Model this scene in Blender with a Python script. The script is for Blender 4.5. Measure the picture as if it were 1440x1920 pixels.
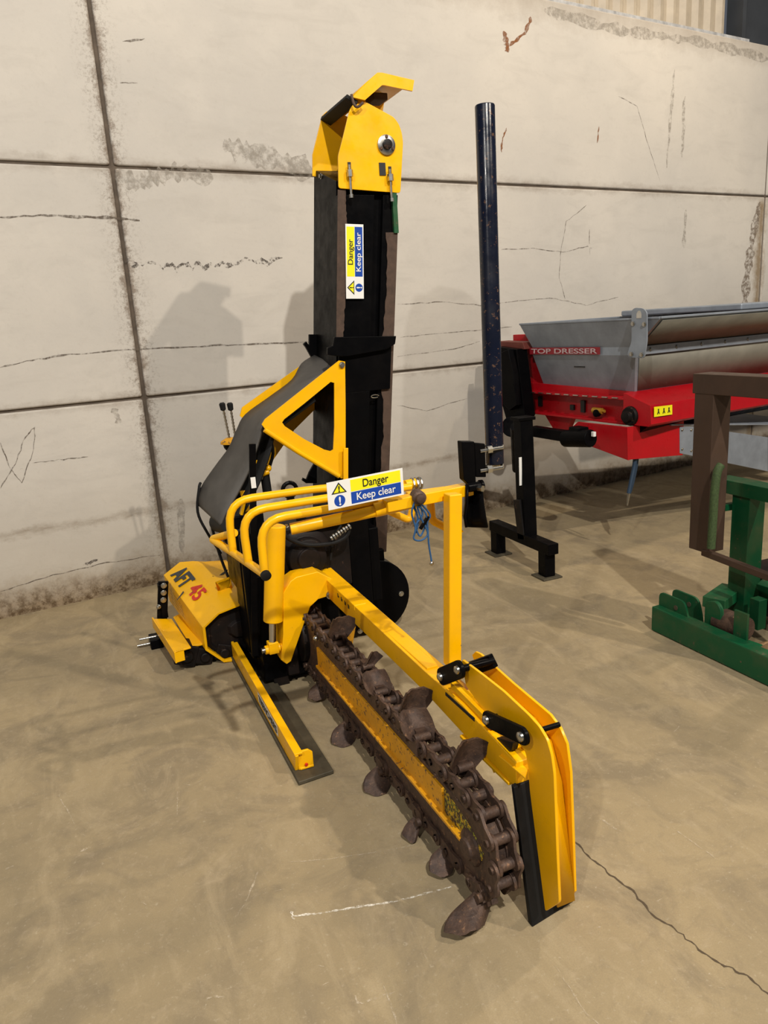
import bpy, bmesh, math, random
from mathutils import Vector as V, Matrix
random.seed(7)
for o in list(bpy.data.objects): bpy.data.objects.remove(o)
SC = bpy.context.scene
COL = SC.collection
# ------------------------------------------------------------------ camera
CAMROT = Matrix(((0.9193, 0.15068, -0.36358), (-0.38864, 0.20185, -0.89901), (-0.06208, 0.96776, 0.24412)))
CAMPOS = V((0, 0, 1.5)); FPX = 1400.0
cd = bpy.data.cameras.new('camera'); cam = bpy.data.objects.new('camera', cd); COL.objects.link(cam)
cd.sensor_fit = 'VERTICAL'; cd.sensor_height = 36.0; cd.lens = FPX / 1920 * 36.0; cd.clip_end = 200
q = CAMROT.to_quaternion(); q.normalize()
cam.matrix_world = Matrix.Translation(CAMPOS) @ q.to_matrix().to_4x4()
SC.camera = cam
# ------------------------------------------------------------------ light, exposure
SC.view_settings.view_transform = 'Standard'; SC.view_settings.look = 'None'
SC.view_settings.gamma = 1.0; SC.view_settings.use_curve_mapping = False
SC.view_settings.exposure = 0.42
wd = bpy.data.worlds.new('warehouse_air'); SC.world = wd; wd.use_nodes = True
bg = wd.node_tree.nodes['Background']; bg.inputs[0].default_value = (0.80, 0.86, 1.0, 1); bg.inputs[1].default_value = 0.085
def lamp(name, loc, power, color, radius, target):
    d = bpy.data.lights.new(name, 'SPOT'); d.energy = power; d.color = color; d.shadow_soft_size = radius
    d.spot_size = math.radians(150); d.spot_blend = 0.6
    o = bpy.data.objects.new(name, d); COL.objects.link(o); o.location = loc
    o.rotation_euler = (V(target) - V(loc)).to_track_quat('-Z', 'Y').to_euler()
    return o
lamp('high_bay_lamp', (0.58, -2.94, 6.5), 1330, (1.0, 0.95, 0.86), 0.07, (1.2, 3.0, 0.5))
lamp('high_bay_lamp', (4.66, -2.57, 6.5), 880, (1.0, 0.88, 0.73), 0.07, (2.0, 3.0, 0.5))
lamp('high_bay_lamp', (-4.12, -3.2, 6.5), 760, (1.0, 0.95, 0.87), 0.07, (1.0, 3.0, 0.5))
lamp('high_bay_lamp', (5.6, 2.9, 6.6), 380, (1.0, 0.84, 0.62), 0.13, (1.0, 2.2, 0.0))
# ------------------------------------------------------------------ places: photo sight lines met with real planes
def _ray(x, y): return CAMROT @ V((x - 720.0, -(y - 960.0), -FPX))
def at_v(v, x, y):
    d = _ray(x, y); return CAMPOS + d * (v / d.y)
def at_u(u, x, y):
    d = _ray(x, y); return CAMPOS + d * (u / d.x)
def at_z(z, x, y):
    d = _ray(x, y); return CAMPOS + d * ((z - 1.5) / d.z)
WA = math.radians(8.0); WS = V((math.cos(WA), math.sin(WA), 0)); WN = V((-math.sin(WA), math.cos(WA), 0)); WD = 4.6
def W(s, t, z): return WS * s + WN * t + V((0, 0, z))      # along the wall, towards the wall, up
def at_wall(x, y, t=WD):
    d = _ray(x, y); k = (t - WN.dot(CAMPOS)) / WN.dot(d); return CAMPOS + d * k
WROT = Matrix((WS, WN, V((0, 0, 1)))).transposed()
# ------------------------------------------------------------------ materials
class NT:
    def __init__(s, name, rough=0.5, metal=0.0, spec=0.5):
        s.m = bpy.data.materials.new(name); s.m.use_nodes = True; s.t = s.m.node_tree
        s.b = s.t.nodes['Principled BSDF']; s.b.inputs['Roughness'].default_value = rough
        s.b.inputs['Metallic'].default_value = metal; s.b.inputs['Specular IOR Level'].default_value = spec
        s.pos = s.t.nodes.new('ShaderNodeNewGeometry').outputs['Position']
    def n(s, typ, **k):
        x = s.t.nodes.new(typ)
        for a, b in k.items(): setattr(x, a, b)
        return x
    def l(s, a, b): s.t.links.new(a, b)
    def noise(s, scale, detail=4, rough=0.6, vec=None, dist=0.0):
        x = s.n('ShaderNodeTexNoise'); x.inputs['Scale'].default_value = scale; x.inputs['Detail'].default_value = detail
        x.inputs['Roughness'].default_value = rough; x.inputs['Distortion'].default_value = dist
        s.l(vec if vec is not None else s.pos, x.inputs['Vector']); return x.outputs['Fac']
    def mapv(s, scale=(1, 1, 1), rot=(0, 0, 0)):
        x = s.n('ShaderNodeMapping'); x.inputs['Scale'].default_value = scale; x.inputs['Rotation'].default_value = rot
        s.l(s.pos, x.inputs['Vector']); return x.outputs['Vector']
    def math(s, op, a, b=0.0, clamp=False):
        x = s.n('ShaderNodeMath', operation=op); x.use_clamp = clamp
        for i, q in enumerate((a, b)):
            if isinstance(q, (int, float)): x.inputs[i].default_value = q
            else: s.l(q, x.inputs[i])
        return x.outputs[0]
    def ramp(s, fac, a, b, lo=0.0, hi=1.0):
        x = s.n('ShaderNodeMapRange'); x.clamp = True
        s.l(fac, x.inputs[0]); x.inputs[1].default_value = a; x.inputs[2].default_value = b
        x.inputs[3].default_value = lo; x.inputs[4].default_value = hi; return x.outputs[0]
    def mix(s, fac, a, b):
        x = s.n('ShaderNodeMix', data_type='RGBA')
        for i, q in ((0, fac), (6, a), (7, b)):
            if isinstance(q, (int, float)): x.inputs[i].default_value = q
            elif isinstance(q, tuple): x.inputs[i].default_value = (*q, 1)
            else: s.l(q, x.inputs[i])
        return x.outputs[2]
    def color(s, c):
        if isinstance(c, tuple): s.b.inputs['Base Color'].default_value = (*c, 1)
        else: s.l(c, s.b.inputs['Base Color'])
    def rough(s, r): s.l(r, s.b.inputs['Roughness'])
    def bump(s, h, strength=0.3, dist=0.01):
        x = s.n('ShaderNodeBump'); x.inputs['Strength'].default_value = strength; x.inputs['Distance'].default_value = dist
        s.l(h, x.inputs['Height']); s.l(x.outputs[0], s.b.inputs['Normal'])
def paint(name, base, chip, amount=0.68, rough=0.35, dirt=(0.12, 0.08, 0.04), dirtamt=0.25, scale=30, spec=0.35):
    t = NT(name, rough, spec=spec)
    c = t.mix(t.ramp(t.noise(7, 5), 0.45, 0.8, 0, dirtamt), base, dirt)
    f = t.ramp(t.noise(scale, 6, 0.7), amount, amount + 0.03)
    t.color(t.mix(f, c, chip)); t.rough(t.ramp(t.noise(15, 3), 0.3, 0.7, rough - 0.08, rough + 0.15))
    t.bump(t.noise(120, 3), 0.05, 0.002)
    return t.m
def plain(name, c, rough=0.5, metal=0.0, vary=0.25, scale=20, spec=0.5):
    t = NT(name, rough, metal, spec)
    d = tuple(x * (1 - vary) for x in c)
    t.color(t.mix(t.ramp(t.noise(scale, 5), 0.3, 0.7), c, d)); return t.m
YEL = paint('yellow_paint', (0.92, 0.475, 0.001), (0.06, 0.045, 0.03), 0.70, 0.30, (0.55, 0.27, 0.02), 0.35, 55)
YELW = paint('worn_yellow_paint', (0.72, 0.34, 0.01), (0.16, 0.085, 0.04), 0.58, 0.45, (0.35, 0.17, 0.03), 0.6, 60)
BLK = paint('black_paint', (0.0025, 0.0025, 0.003), (0.04, 0.028, 0.022), 0.74, 0.32, (0.010, 0.008, 0.007), 0.35, 40, 0.05)
BLKR = paint('black_dirty_casting', (0.006, 0.005, 0.005), (0.05, 0.028, 0.018), 0.62, 0.5, (0.028, 0.016, 0.012), 0.7, 22, 0.2)
NAVY = paint('blue_black_pole_paint', (0.004, 0.006, 0.016), (0.10, 0.055, 0.035), 0.60, 0.2, (0.01, 0.01, 0.012), 0.5, 70)
RUB = plain('black_rubber', (0.009, 0.009, 0.0095), 0.65, 0, 0.4, 30, 0.25)
BELT = plain('grey_rubber_belt', (0.085, 0.078, 0.070), 0.6, 0, 0.35, 9)
BELTE = plain('brown_belt_edge', (0.085, 0.050, 0.034), 0.8, 0, 0.45, 30)
SKID = plain('grey_skid_plate', (0.10, 0.085, 0.055), 0.6, 0.2, 0.45, 14)
STEEL = plain('bright_steel', (0.55, 0.54, 0.50), 0.3, 1.0, 0.3, 60)
CHROME = plain('chrome_rod', (0.6, 0.6, 0.6), 0.12, 1.0, 0.1, 60)
GALV = plain('galvanised_sheet', (0.30, 0.34, 0.40), 0.5, 0.3, 0.28, 8)
GALVD = plain('dusty_galvanised_sheet', (0.20, 0.19, 0.155), 0.6, 0.3, 0.25, 7)
RED = paint('red_paint', (0.42, 0.004, 0.010), (0.12, 0.02, 0.02), 0.75, 0.32, (0.22, 0.01, 0.01), 0.45, 30)
GRN = paint('green_paint', (0.003, 0.078, 0.028), (0.10, 0.08, 0.05), 0.64, 0.42, (0.10, 0.09, 0.045), 0.45, 28)
BRN = paint('brown_primer', (0.062, 0.036, 0.024), (0.13, 0.06, 0.03), 0.68, 0.55, (0.03, 0.02, 0.015), 0.5, 25)
WHT = plain('white_vinyl', (0.80, 0.80, 0.78), 0.4, 0, 0.04, 30)
SYEL = plain('sign_yellow', (0.86, 0.80, 0.01), 0.4, 0, 0.03, 30)
SBLU = plain('sign_blue', (0.004, 0.055, 0.36), 0.4, 0, 0.05, 30)
INK = plain('black_ink', (0.01, 0.01, 0.011), 0.5, 0, 0.1, 30)
LOGO = plain('dark_grey_logo_ink', (0.03, 0.035, 0.04), 0.4, 0, 0.2, 30)
REDI = plain('red_ink', (0.60, 0.02, 0.006), 0.4, 0, 0.1, 30)
BLUEROPE = plain('blue_cord', (0.02, 0.10, 0.26), 0.7, 0, 0.4, 90)
SAWD = plain('loose_sawdust', (0.36, 0.22, 0.11), 0.95, 0, 0.45, 90)
GRNCORD = plain('green_woven_hose', (0.055, 0.095, 0.028), 0.8, 0, 0.6, 120)
def rust_mat():
    t = NT('rusty_chain_steel', 0.62, 0.25)
    c = t.mix(t.ramp(t.noise(26, 6, 0.7), 0.35, 0.7), (0.046, 0.028, 0.022), (0.115, 0.066, 0.044))
    c = t.mix(t.ramp(t.noise(60, 5, 0.7), 0.58, 0.72), c, (0.26, 0.14, 0.075))
    t.color(c); t.bump(t.noise(90, 5), 0.5, 0.004); return t.m
RUST = rust_mat()
def soilpaint():
    t = NT('flaking_yellow_over_soil', 0.7)
    f = t.ramp(t.noise(85, 5, 0.8), 0.46, 0.50)
    c = t.mix(t.ramp(t.noise(50, 3), 0.5, 0.52), (0.62, 0.40, 0.01), (0.30, 0.30, 0.02))
    t.color(t.mix(f, c, (0.05, 0.03, 0.018))); return t.m
FLAKE = soilpaint()
def wall_mat():
    t = NT('precast_concrete', 0.88, spec=0.25)
    sv = t.n('ShaderNodeVectorMath', operation='DOT_PRODUCT'); t.l(t.pos, sv.inputs[0]); sv.inputs[1].default_value = WS; S = sv.outputs['Value']
    xyz = t.n('ShaderNodeSeparateXYZ'); t.l(t.pos, xyz.inputs[0]); Z = xyz.outputs['Z']
    big = t.noise(0.9, 5, 0.55); med = t.noise(5, 6, 0.6); fine = t.noise(45, 4, 0.7)
    c = t.mix(t.ramp(big, 0.35, 0.68), (0.575, 0.54, 0.49), (0.50, 0.475, 0.44))
    c = t.mix(t.ramp(med, 0.5, 0.8, 0, 0.35), c, (0.62, 0.585, 0.53))
    c = t.mix(t.ramp(fine, 0.55, 0.85, 0, 0.25), c, (0.36, 0.33, 0.29))
    c = t.mix(t.ramp(t.noise(2.2, 7, 0.7, t.mapv((1, 1, 3)), 0.8), 0.50, 0.70, 0, 0.4), c, (0.43, 0.405, 0.37))
    c = t.mix(t.ramp(t.noise(24, 6, 0.8), 0.66, 0.72, 0, 0.4), c, (0.27, 0.24, 0.21))
    hn = t.noise(3.0, 5, 0.7, t.mapv((1.4, 1.4, 5)))
    for zj, wdt, amt in ((1.16, 0.05, 0.62), (2.44, 0.06, 0.62), (0.475, 0.035, 0.7)):
        d = t.math('ABSOLUTE', t.math('SUBTRACT', Z, zj))
        d = t.math('ADD', d, t.math('MULTIPLY', t.math('SUBTRACT', t.noise(11, 5, 0.75), 0.5), 0.10))
        f = t.math('MULTIPLY', t.ramp(d, 0.0, wdt, 1, 0), t.ramp(hn, 0.36, 0.62, 0.1, amt))
        c = t.mix(f, c, (0.20, 0.155, 0.115))
    d = t.math('ABSOLUTE', t.math('SUBTRACT', S, 1.06))
    d = t.math('ADD', d, t.math('MULTIPLY', t.math('SUBTRACT', t.noise(9, 7, 0.85), 0.5), 0.22))
    c = t.mix(t.ramp(d, 0.005, 0.040, 0.75, 0), c, (0.17, 0.125, 0.09))
    c = t.mix(t.math('MULTIPLY', t.ramp(d, 0.02, 0.13, 0.5, 0), t.ramp(t.noise(60, 4, 0.8), 0.5, 0.62)), c, (0.13, 0.10, 0.075))
    d = t.math('ABSOLUTE', t.math('SUBTRACT', S, 6.98))
    d = t.math('ADD', d, t.math('MULTIPLY', t.math('SUBTRACT', t.noise(6, 6, 0.8), 0.5), 0.25))
    f = t.math('MULTIPLY', t.ramp(d, 0.0, 0.10, 0.85, 0), t.ramp(Z, 2.36, 2.44, 1, 0.0))
    c = t.mix(f, c, (0.23, 0.16, 0.085))
    # brown splash band at the foot
    zz = t.math('ADD', Z, t.math('MULTIPLY', t.math('SUBTRACT', t.noise(5, 6, 0.75), 0.5), 0.30))
    c = t.mix(t.ramp(zz, 0.05, 0.85, 0.42, 0), c, (0.34, 0.28, 0.19))
    c = t.mix(t.ramp(zz, 0.02, 0.24, 0.85, 0), c, (0.24, 0.17, 0.095))
    c = t.mix(t.math('MULTIPLY', t.ramp(zz, 0.03, 0.17, 1, 0), t.ramp(t.noise(22, 6, 0.8), 0.42, 0.58)), c, (0.10, 0.065, 0.035))
    # faint mould along the top edge
    zt = t.math('ADD', Z, t.math('MULTIPLY', t.math('SUBTRACT', t.noise(7, 6, 0.75), 0.5), 0.3))
    c = t.mix(t.ramp(zt, 3.5, 3.75, 0, 0.55), c, (0.24, 0.19, 0.14))
    t.color(c); t.bump(t.noise(35, 6, 0.7), 0.18, 0.006); return t.m
WALL = wall_mat()
def floor_mat():
    t = NT('tan_concrete_floor', 0.62, spec=0.35)
    a = t.noise(0.9, 6, 0.62, dist=0.6); b = t.noise(3.2, 6, 0.65, dist=0.8); f = t.noise(70, 5, 0.75)
    c = t.mix(t.ramp(a, 0.35, 0.66), (0.365, 0.285, 0.165), (0.262, 0.208, 0.125))
    c = t.mix(t.ramp(b, 0.48, 0.62, 0, 0.72), c, (0.215, 0.172, 0.110))
    c = t.mix(t.ramp(t.noise(9, 7, 0.8, dist=1.5), 0.50, 0.66, 0, 0.35), c, (0.21, 0.165, 0.105))
    g = t.noise(6.5, 7, 0.72, t.mapv((1, 0.35, 1), (0, 0, 0.7)), 1.2); c = t.mix(t.ramp(g, 0.50, 0.66, 0, 0.45), c, (0.43, 0.345, 0.215))
    c = t.mix(t.ramp(t.noise(260, 3, 0.7), 0.40, 0.75, 0, 0.35), c, (0.20, 0.155, 0.10))
    c = t.mix(t.ramp(t.noise(14, 6, 0.75, dist=0.5), 0.55, 0.8, 0, 0.45), c, (0.46, 0.37, 0.25))
    c = t.mix(t.ramp(f, 0.58, 0.70, 0, 0.45), c, (0.50, 0.43, 0.32))
    c = t.mix(t.ramp(t.noise(38, 5, 0.8), 0.68, 0.74, 0, 0.45), c, (0.15, 0.11, 0.07))
    t.color(c); t.rough(t.ramp(b, 0.3, 0.7, 0.55, 0.8)); t.bump(t.noise(30, 6, 0.7), 0.12, 0.004); return t.m
FLOOR = floor_mat()
def smear(name, c, a0=0.45, a1=0.6, scale=40, mx=0.9):
    t = NT(name, 0.9, spec=0.1); t.color(c)
    t.l(t.ramp(t.noise(scale, 5, 0.75), a0, a1, 0, mx), t.b.inputs['Alpha']); return t.m
CRACK = smear('wall_crack_dirt', (0.13, 0.105, 0.085), 0.36, 0.62, 30, 0.85)  # dark broken colour of the cracks drawn on the wall
FCRACK = smear('floor_crack_dirt', (0.10, 0.075, 0.05), 0.2, 0.5, 30, 0.95)
SCUFF = smear('white_scrape', (0.85, 0.80, 0.70), 0.40, 0.60, 60, 0.9)
SCUFFF = smear('faint_scrape', (0.62, 0.53, 0.40), 0.42, 0.62, 60, 0.7)
STAIN = smear('brown_stain', (0.20, 0.15, 0.11), 0.40, 0.62, 30, 0.8)
SOFTST = smear('faint_grey_stain', (0.33, 0.30, 0.26), 0.40, 0.65, 25, 0.6)
RSTAIN = smear('rust_stain', (0.24, 0.09, 0.03), 0.30, 0.6, 25, 0.9)
MOULD = smear('black_mould', (0.10, 0.085, 0.075), 0.48, 0.58, 40, 0.75)
# ------------------------------------------------------------------ mesh kit
class MB:
    def __init__(s): s.b = bmesh.new()
    def face(s, vs, mi=0):
        try: f = s.b.faces.new(vs); f.material_index = mi; return f
        except ValueError: return None
    def loft(s, rings, closed=True, caps=True, mi=0):
        R = [[s.b.verts.new(p) for p in r] for r in rings]; n = len(R[0])
        for a, b in zip(R, R[1:]):
            for i in range(n if closed else n - 1): s.face((a[i], a[(i + 1) % n], b[(i + 1) % n], b[i]), mi)
        if caps and closed: s.face(list(reversed(R[0])), mi); s.face(R[-1], mi)
        return s
    def prism(s, pts, vec, mi=0):
        vec = V(vec); return s.loft([[V(p) for p in pts], [V(p) + vec for p in pts]], mi=mi)
    def box(s, c, size, rot=None, mi=0):
        c = V(c); x, y, z = [k / 2 for k in size]; rot = rot or Matrix.Identity(3)
        P = lambda a, b, d: c + rot @ V((a, b, d))
        return s.loft([[P(-x, -y, -z), P(x, -y, -z), P(x, y, -z), P(-x, y, -z)], [P(-x, -y, z), P(x, -y, z), P(x, y, z), P(-x, y, z)]], mi=mi)
    def beam(s, p0, p1, w, h, up=(0, 0, 1), mi=0):
        p0, p1 = V(p0), V(p1); d = (p1 - p0).normalized(); sd = d.cross(V(up)).normalized(); u2 = sd.cross(d)
        r = [sd * (w / 2) * a + u2 * (h / 2) * b for a, b in ((-1, -1), (1, -1), (1, 1), (-1, 1))]
        return s.loft([[p0 + k for k in r], [p1 + k for k in r]], mi=mi)
    def cyl(s, p0, p1, r, seg=20, r2=None, mi=0):
        p0, p1 = V(p0), V(p1); d = (p1 - p0).normalized(); a = d.orthogonal().normalized(); b = d.cross(a); r2 = r if r2 is None else r2
        C = lambda p, rr: [p + (a * math.cos(2 * math.pi * i / seg) + b * math.sin(2 * math.pi * i / seg)) * rr for i in range(seg)]
        return s.loft([C(p0, r), C(p1, r2)], mi=mi)
    def lathe(s, p0, axis, prof, seg=24, mi=0):     # prof: (distance along axis, radius)
        p0 = V(p0); d = V(axis).normalized(); a = d.orthogonal().normalized(); b = d.cross(a)
        return s.loft([[p0 + d * h + (a * math.cos(2 * math.pi * i / seg) + b * math.sin(2 * math.pi * i / seg)) * r for i in range(seg)] for h, r in prof], mi=mi)
    def tube(s, pts, r, seg=12, smooth=0, mi=0):
        pts = [V(p) for p in pts]
        if smooth: pts = spline(pts, smooth)
        rings = []; a = None
        for i, p in enumerate(pts):
            d = (pts[min(i + 1, len(pts) - 1)] - pts[max(i - 1, 0)]).normalized()
            a = (d.orthogonal() if a is None else a - d * a.dot(d)).normalized(); b = d.cross(a)
            rings.append([p + (a * math.cos(2 * math.pi * k / seg) + b * math.sin(2 * math.pi * k / seg)) * r for k in range(seg)])
        return s.loft(rings, mi=mi)
    def ball(s, c, r, seg=14, mi=0):
        return s.lathe(V(c) - V((0, 0, r)), (0, 0, 1), [(r - r * math.cos(math.pi * i / 8), max(r * math.sin(math.pi * i / 8), 0.0004)) for i in range(9)], seg, mi)
    def ringplate(s, outer, inner, vec, mi=0):
        vec = V(vec); n = len(outer); A, B, C, D = [[s.b.verts.new(V(p) + k) for p in L] for L, k in ((outer, V()), (inner, V()), (outer, vec), (inner, vec))]
        for i in range(n):
            j = (i + 1) % n
            s.face((A[i], A[j], B[j], B[i]), mi); s.face((C[i], D[i], D[j], C[j]), mi); s.face((A[i], C[i], C[j], A[j]), mi); s.face((B[i], B[j], D[j], D[i]), mi)
        return s
def spline(pts, n):
    out = []; P = [pts[0]] + list(pts) + [pts[-1]]
    for i in range(1, len(P) - 2):
        for k in range(n):
            t = k / n; a, b, c, d = P[i - 1], P[i], P[i + 1], P[i + 2]
            out.append(0.5 * ((2 * b) + (c - a) * t + (2 * a - 5 * b + 4 * c - d) * t * t + (3 * b - a - 3 * c + d) * t ** 3))
    out.append(pts[-1]); return out
def fillet(pts, r, n=5):
    pts = [V(p) for p in pts]; out = [pts[0]]
    for a, b, c in zip(pts, pts[1:], pts[2:]):
        d1, d2 = (a - b), (c - b); k = min(r, d1.length / 2.1, d2.length / 2.1)
        p, q2 = b + d1.normalized() * k, b + d2.normalized() * k
        for i in range(n + 1):
            t = i / n; out.append(p * (1 - t) ** 2 + b * 2 * t * (1 - t) + q2 * t * t)
    out.append(pts[-1]); return out
def filletc(pts, r, n=4):
    pts = [V(p) for p in pts]; out = []; N = len(pts)
    for i in range(N):
        a, b, c = pts[i - 1], pts[i], pts[(i + 1) % N]; d1, d2 = (a - b), (c - b); k = min(r, d1.length / 2.1, d2.length / 2.1)
        p, q2 = b + d1.normalized() * k, b + d2.normalized() * k
        for j in range(n + 1):
            t = j / n; out.append(p * (1 - t) ** 2 + b * 2 * t * (1 - t) + q2 * t * t)
    return out
ORG = {}
def obj(name, mb, mats, parent=None, bevel=0.0, smooth=True, label=None, struct=False, solid=0.0):
    b = mb.b; bmesh.ops.recalc_face_normals(b, faces=b.faces)
    co = [v.co for v in b.verts]; c = V([(min(p[i] for p in co) + max(p[i] for p in co)) / 2 for i in range(3)])
    for v in b.verts: v.co -= c
    me = bpy.data.meshes.new(name); b.to_mesh(me); b.free()
    for m in (mats if isinstance(mats, (list, tuple)) else [mats]): me.materials.append(m)
    if smooth:
        for p in me.polygons: p.use_smooth = True
        me.set_sharp_from_angle(angle=math.radians(33))
    o = bpy.data.objects.new(name, me); COL.objects.link(o)
    o.parent = parent; o.location = c - (ORG[parent.name] if parent else V()); ORG[o.name] = c
    if solid:
        m = o.modifiers.new('thickness', 'SOLIDIFY'); m.thickness = solid; m.offset = 0
    if bevel:
        m = o.modifiers.new('edge', 'BEVEL'); m.width = bevel; m.segments = 2; m.limit_method = 'ANGLE'; m.angle_limit = math.radians(40); m.harden_normals = True
    if label: o['label'] = label
    if struct: o['kind'] = 'structure'
    return o
def thing(name, loc, label, cat, group=None):
    o = bpy.data.objects.new(name, None); COL.objects.link(o); o.location = loc; o.empty_display_size = 0.1
    ORG[o.name] = V(loc); o['label'] = label; o['category'] = cat
    if group: o['group'] = group
    return o
def tag(o, label, cat, group=None):
    o['label'] = label; o['category'] = cat
    if group: o['group'] = group
    return o
_tm = {}
def text(body, size, org, xd, yd, mat, parent, name='lettering', fit=None, bold=0.0, shear=0.0, align='LEFT'):
    cu = bpy.data.curves.new('txt', 'FONT'); cu.body = body; cu.size = size; cu.offset = bold; cu.shear = shear; cu.align_x = align
    o = bpy.data.objects.new('txt', cu); COL.objects.link(o); bpy.context.view_layer.update()
    me = bpy.data.meshes.new_from_object(o.evaluated_get(bpy.context.evaluated_depsgraph_get())); bpy.data.objects.remove(o)
    xd, yd = V(xd).normalized(), V(yd).normalized(); nz = xd.cross(yd); xs = [v.co.x for v in me.vertices]
    k = fit / (max(xs) - min(xs)) if fit else 1.0; x0 = min(xs) if (fit and align == 'LEFT') else 0
    c = V(org)
    for v in me.vertices: v.co = xd * ((v.co.x - x0) * k) + yd * v.co.y + nz * 0.0012
    me.materials.append(mat); r = bpy.data.objects.new(name, me); COL.objects.link(r); r.parent = parent; r.location = c - ORG[parent.name]; ORG[r.name] = c
    return r
def bolt(mb, p, axis, r=0.012, h=0.008, mi=0):
    p = V(p); ax = V(axis).normalized(); mb.cyl(p, p + ax * h * 0.4, r * 1.35, 16, mi=mi); mb.cyl(p, p + ax * h, r, 6, mi=mi)
def bolts(name, pts, axis, r, h, mat, parent):
    for p in pts:
        mb = MB(); bolt(mb, p, axis, r, h); obj(name, mb, mat, parent)
def ribbon(pts, width, normal, jag=0.0, sub=6):
    """thin irregular strip lying on a surface"""
    pts = [V(p) for p in pts]; P = []
    for a, b in zip(pts, pts[1:]):
        for k in range(sub): P.append(a.lerp(b, k / sub))
    P.append(pts[-1]); m = MB(); L = []; n = V(normal)
    for i, p in enumerate(P):
        d = (P[min(i + 1, len(P) - 1)] - P[max(i - 1, 0)]).normalized(); sd = d.cross(n).normalized()
        ww = width * (0.35 + 0.9 * random.random()) * (0.3 if i in (0, len(P) - 1) else 1); j = sd * jag * (random.random() - 0.5) * 2
        L.append((m.b.verts.new(p + j + sd * ww / 2), m.b.verts.new(p + j - sd * ww / 2)))
    for a, b in zip(L, L[1:]): m.face((a[0], a[1], b[1], b[0]))
    return m
def join_into(dst, src):
    vm = {v: dst.b.verts.new(v.co) for v in src.b.verts}
    for f in src.b.faces: dst.face([vm[v] for v in f.verts], f.material_index)
    src.b.free()

# ================================================================== THE BUILDING
m = MB(); m.box((1.5, 0.5, -0.1), (26, 20, 0.2)); floor = obj('floor', m, FLOOR, struct=True)
m = MB()
def panel(s0, s1, z0, z1): m.box(W((s0 + s1) / 2, WD + 0.10, (z0 + z1) / 2), (s1 - s0, 0.20, z1 - z0), WROT)
for s0, s1 in ((-4.9, 1.05), (1.072, 7.02), (7.045, 13.0)):
    for z0, z1 in ((-0.1, 1.153), (1.167, 2.432), (2.446, 3.70)): panel(s0, s1, z0, z1)
wall = obj('wall_back', m, WALL, bevel=0.012, struct=True)
m = MB(); m.box(W(4.0, WD + 0.066, 1.8), (17.8, 0.10, 3.7), WROT); obj('wall_joint_filler', m, plain('joint_mortar', (0.13, 0.10, 0.075), 0.9, 0, 0.5, 12), wall)
# corrugated cladding above the wall, flashing, column
m = MB(); pr = []; s = 2.0; z0, z1 = 3.60, 6.6; r0, r1 = [], []
k = 0
while s < 6.62:
    for ds, dt in ((0, 0), (0.045, 0.035), (0.075, 0.035), (0.12, 0)):
        r0.append(W(s + ds, WD + 0.20 - dt + 0.02, z0)); r1.append(W(s + ds, WD + 0.20 - dt + 0.02, z1))
    s += 0.16
m.loft([r0, r1], closed=False); obj('wall_cladding', m, plain('beige_profiled_sheet', (0.42, 0.36, 0.28), 0.5, 0.0, 0.3, 5), struct=True, solid=0.004, smooth=False)
m = MB(); m.box(W(4.2, WD + 0.09, 3.715), (5.0, 0.13, 0.03), WROT); obj('trim_1', m, plain('white_flashing', (0.75, 0.76, 0.78), 0.35, 0.4, 0.5, 14), struct=True, bevel=0.003)
m = MB(); m.box(W(7.9, WD + 0.24, 5.0), (2.4, 0.02, 3.2), WROT); m.box(W(6.72, WD + 0.18, 5.0), (0.05, 0.16, 3.2), WROT); obj('trim_2', m, plain('dark_steel_column', (0.045, 0.05, 0.058), 0.5, 0, 0.3, 3), struct=True)
# marks on the wall
def wallmark(px, width, mat, jag=0.0, sub=6):
    mb = ribbon([at_wall(x, y, WD - 0.0015) for x, y in px], width, -WN, jag, sub); obj('wall_mark', mb, mat, wall, smooth=False)
wallmark([(0, 690), (60, 675), (130, 665), (255, 655), (400, 648), (480, 645), (590, 640)], 0.010, CRACK, 0.004)
wallmark([(0, 408), (90, 403), (200, 408), (262, 413)], 0.018, CRACK, 0.004)
wallmark([(235, 490), (300, 500), (360, 500), (430, 492), (530, 487)], 0.030, MOULD, 0.02, 10)
wallmark([(0, 915), (28, 870), (48, 818), (66, 800), (62, 850), (40, 905), (20, 880), (0, 830)], 0.006, CRACK, 0.004)
wallmark([(745, 570), (830, 566), (900, 572), (960, 566), (1030, 558), (1100, 572), (1160, 556)], 0.006, CRACK, 0.004)
wallmark([(750, 632), (830, 625), (890, 620), (960, 612)], 0.006, CRACK, 0.003)
wallmark([(1100, 385), (1062, 415), (1052, 470), (1048, 520), (1060, 560)], 0.007, CRACK, 0.004)
wallmark([(940, 468), (1000, 465), (1055, 473), (1100, 462), (1110, 465)], 0.006, CRACK, 0.004)
wallmark([(1160, 180), (1195, 200), (1212, 260), (1238, 340)], 0.005, CRACK, 0.003)
wallmark([(1105, 430), (1106, 478)], 0.007, CRACK, 0.004)
wallmark([(1265, 130), (1258, 210), (1250, 315)], 0.035, SOFTST, 0.006)
wallmark([(1284, 180), (1281, 250), (1278, 295)], 0.035, SOFTST, 0.01)
wallmark([(1286, 393), (1282, 465)], 0.05, SOFTST, 0.002)
wallmark([(1425, 378), (1410, 450), (1400, 520), (1395, 600)], 0.12, STAIN, 0.006)
wallmark([(996, 32), (985, 62), (955, 85)], 0.03, RSTAIN, 0.005)
wallmark([(944, 58), (950, 80), (952, 98)], 0.045, RSTAIN, 0.006)
wallmark([(1123, 237), (1120, 268)], 0.012, RSTAIN, 0.003)
wallmark([(950, 240), (942, 262), (940, 285)], 0.016, RSTAIN, 0.003)
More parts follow.
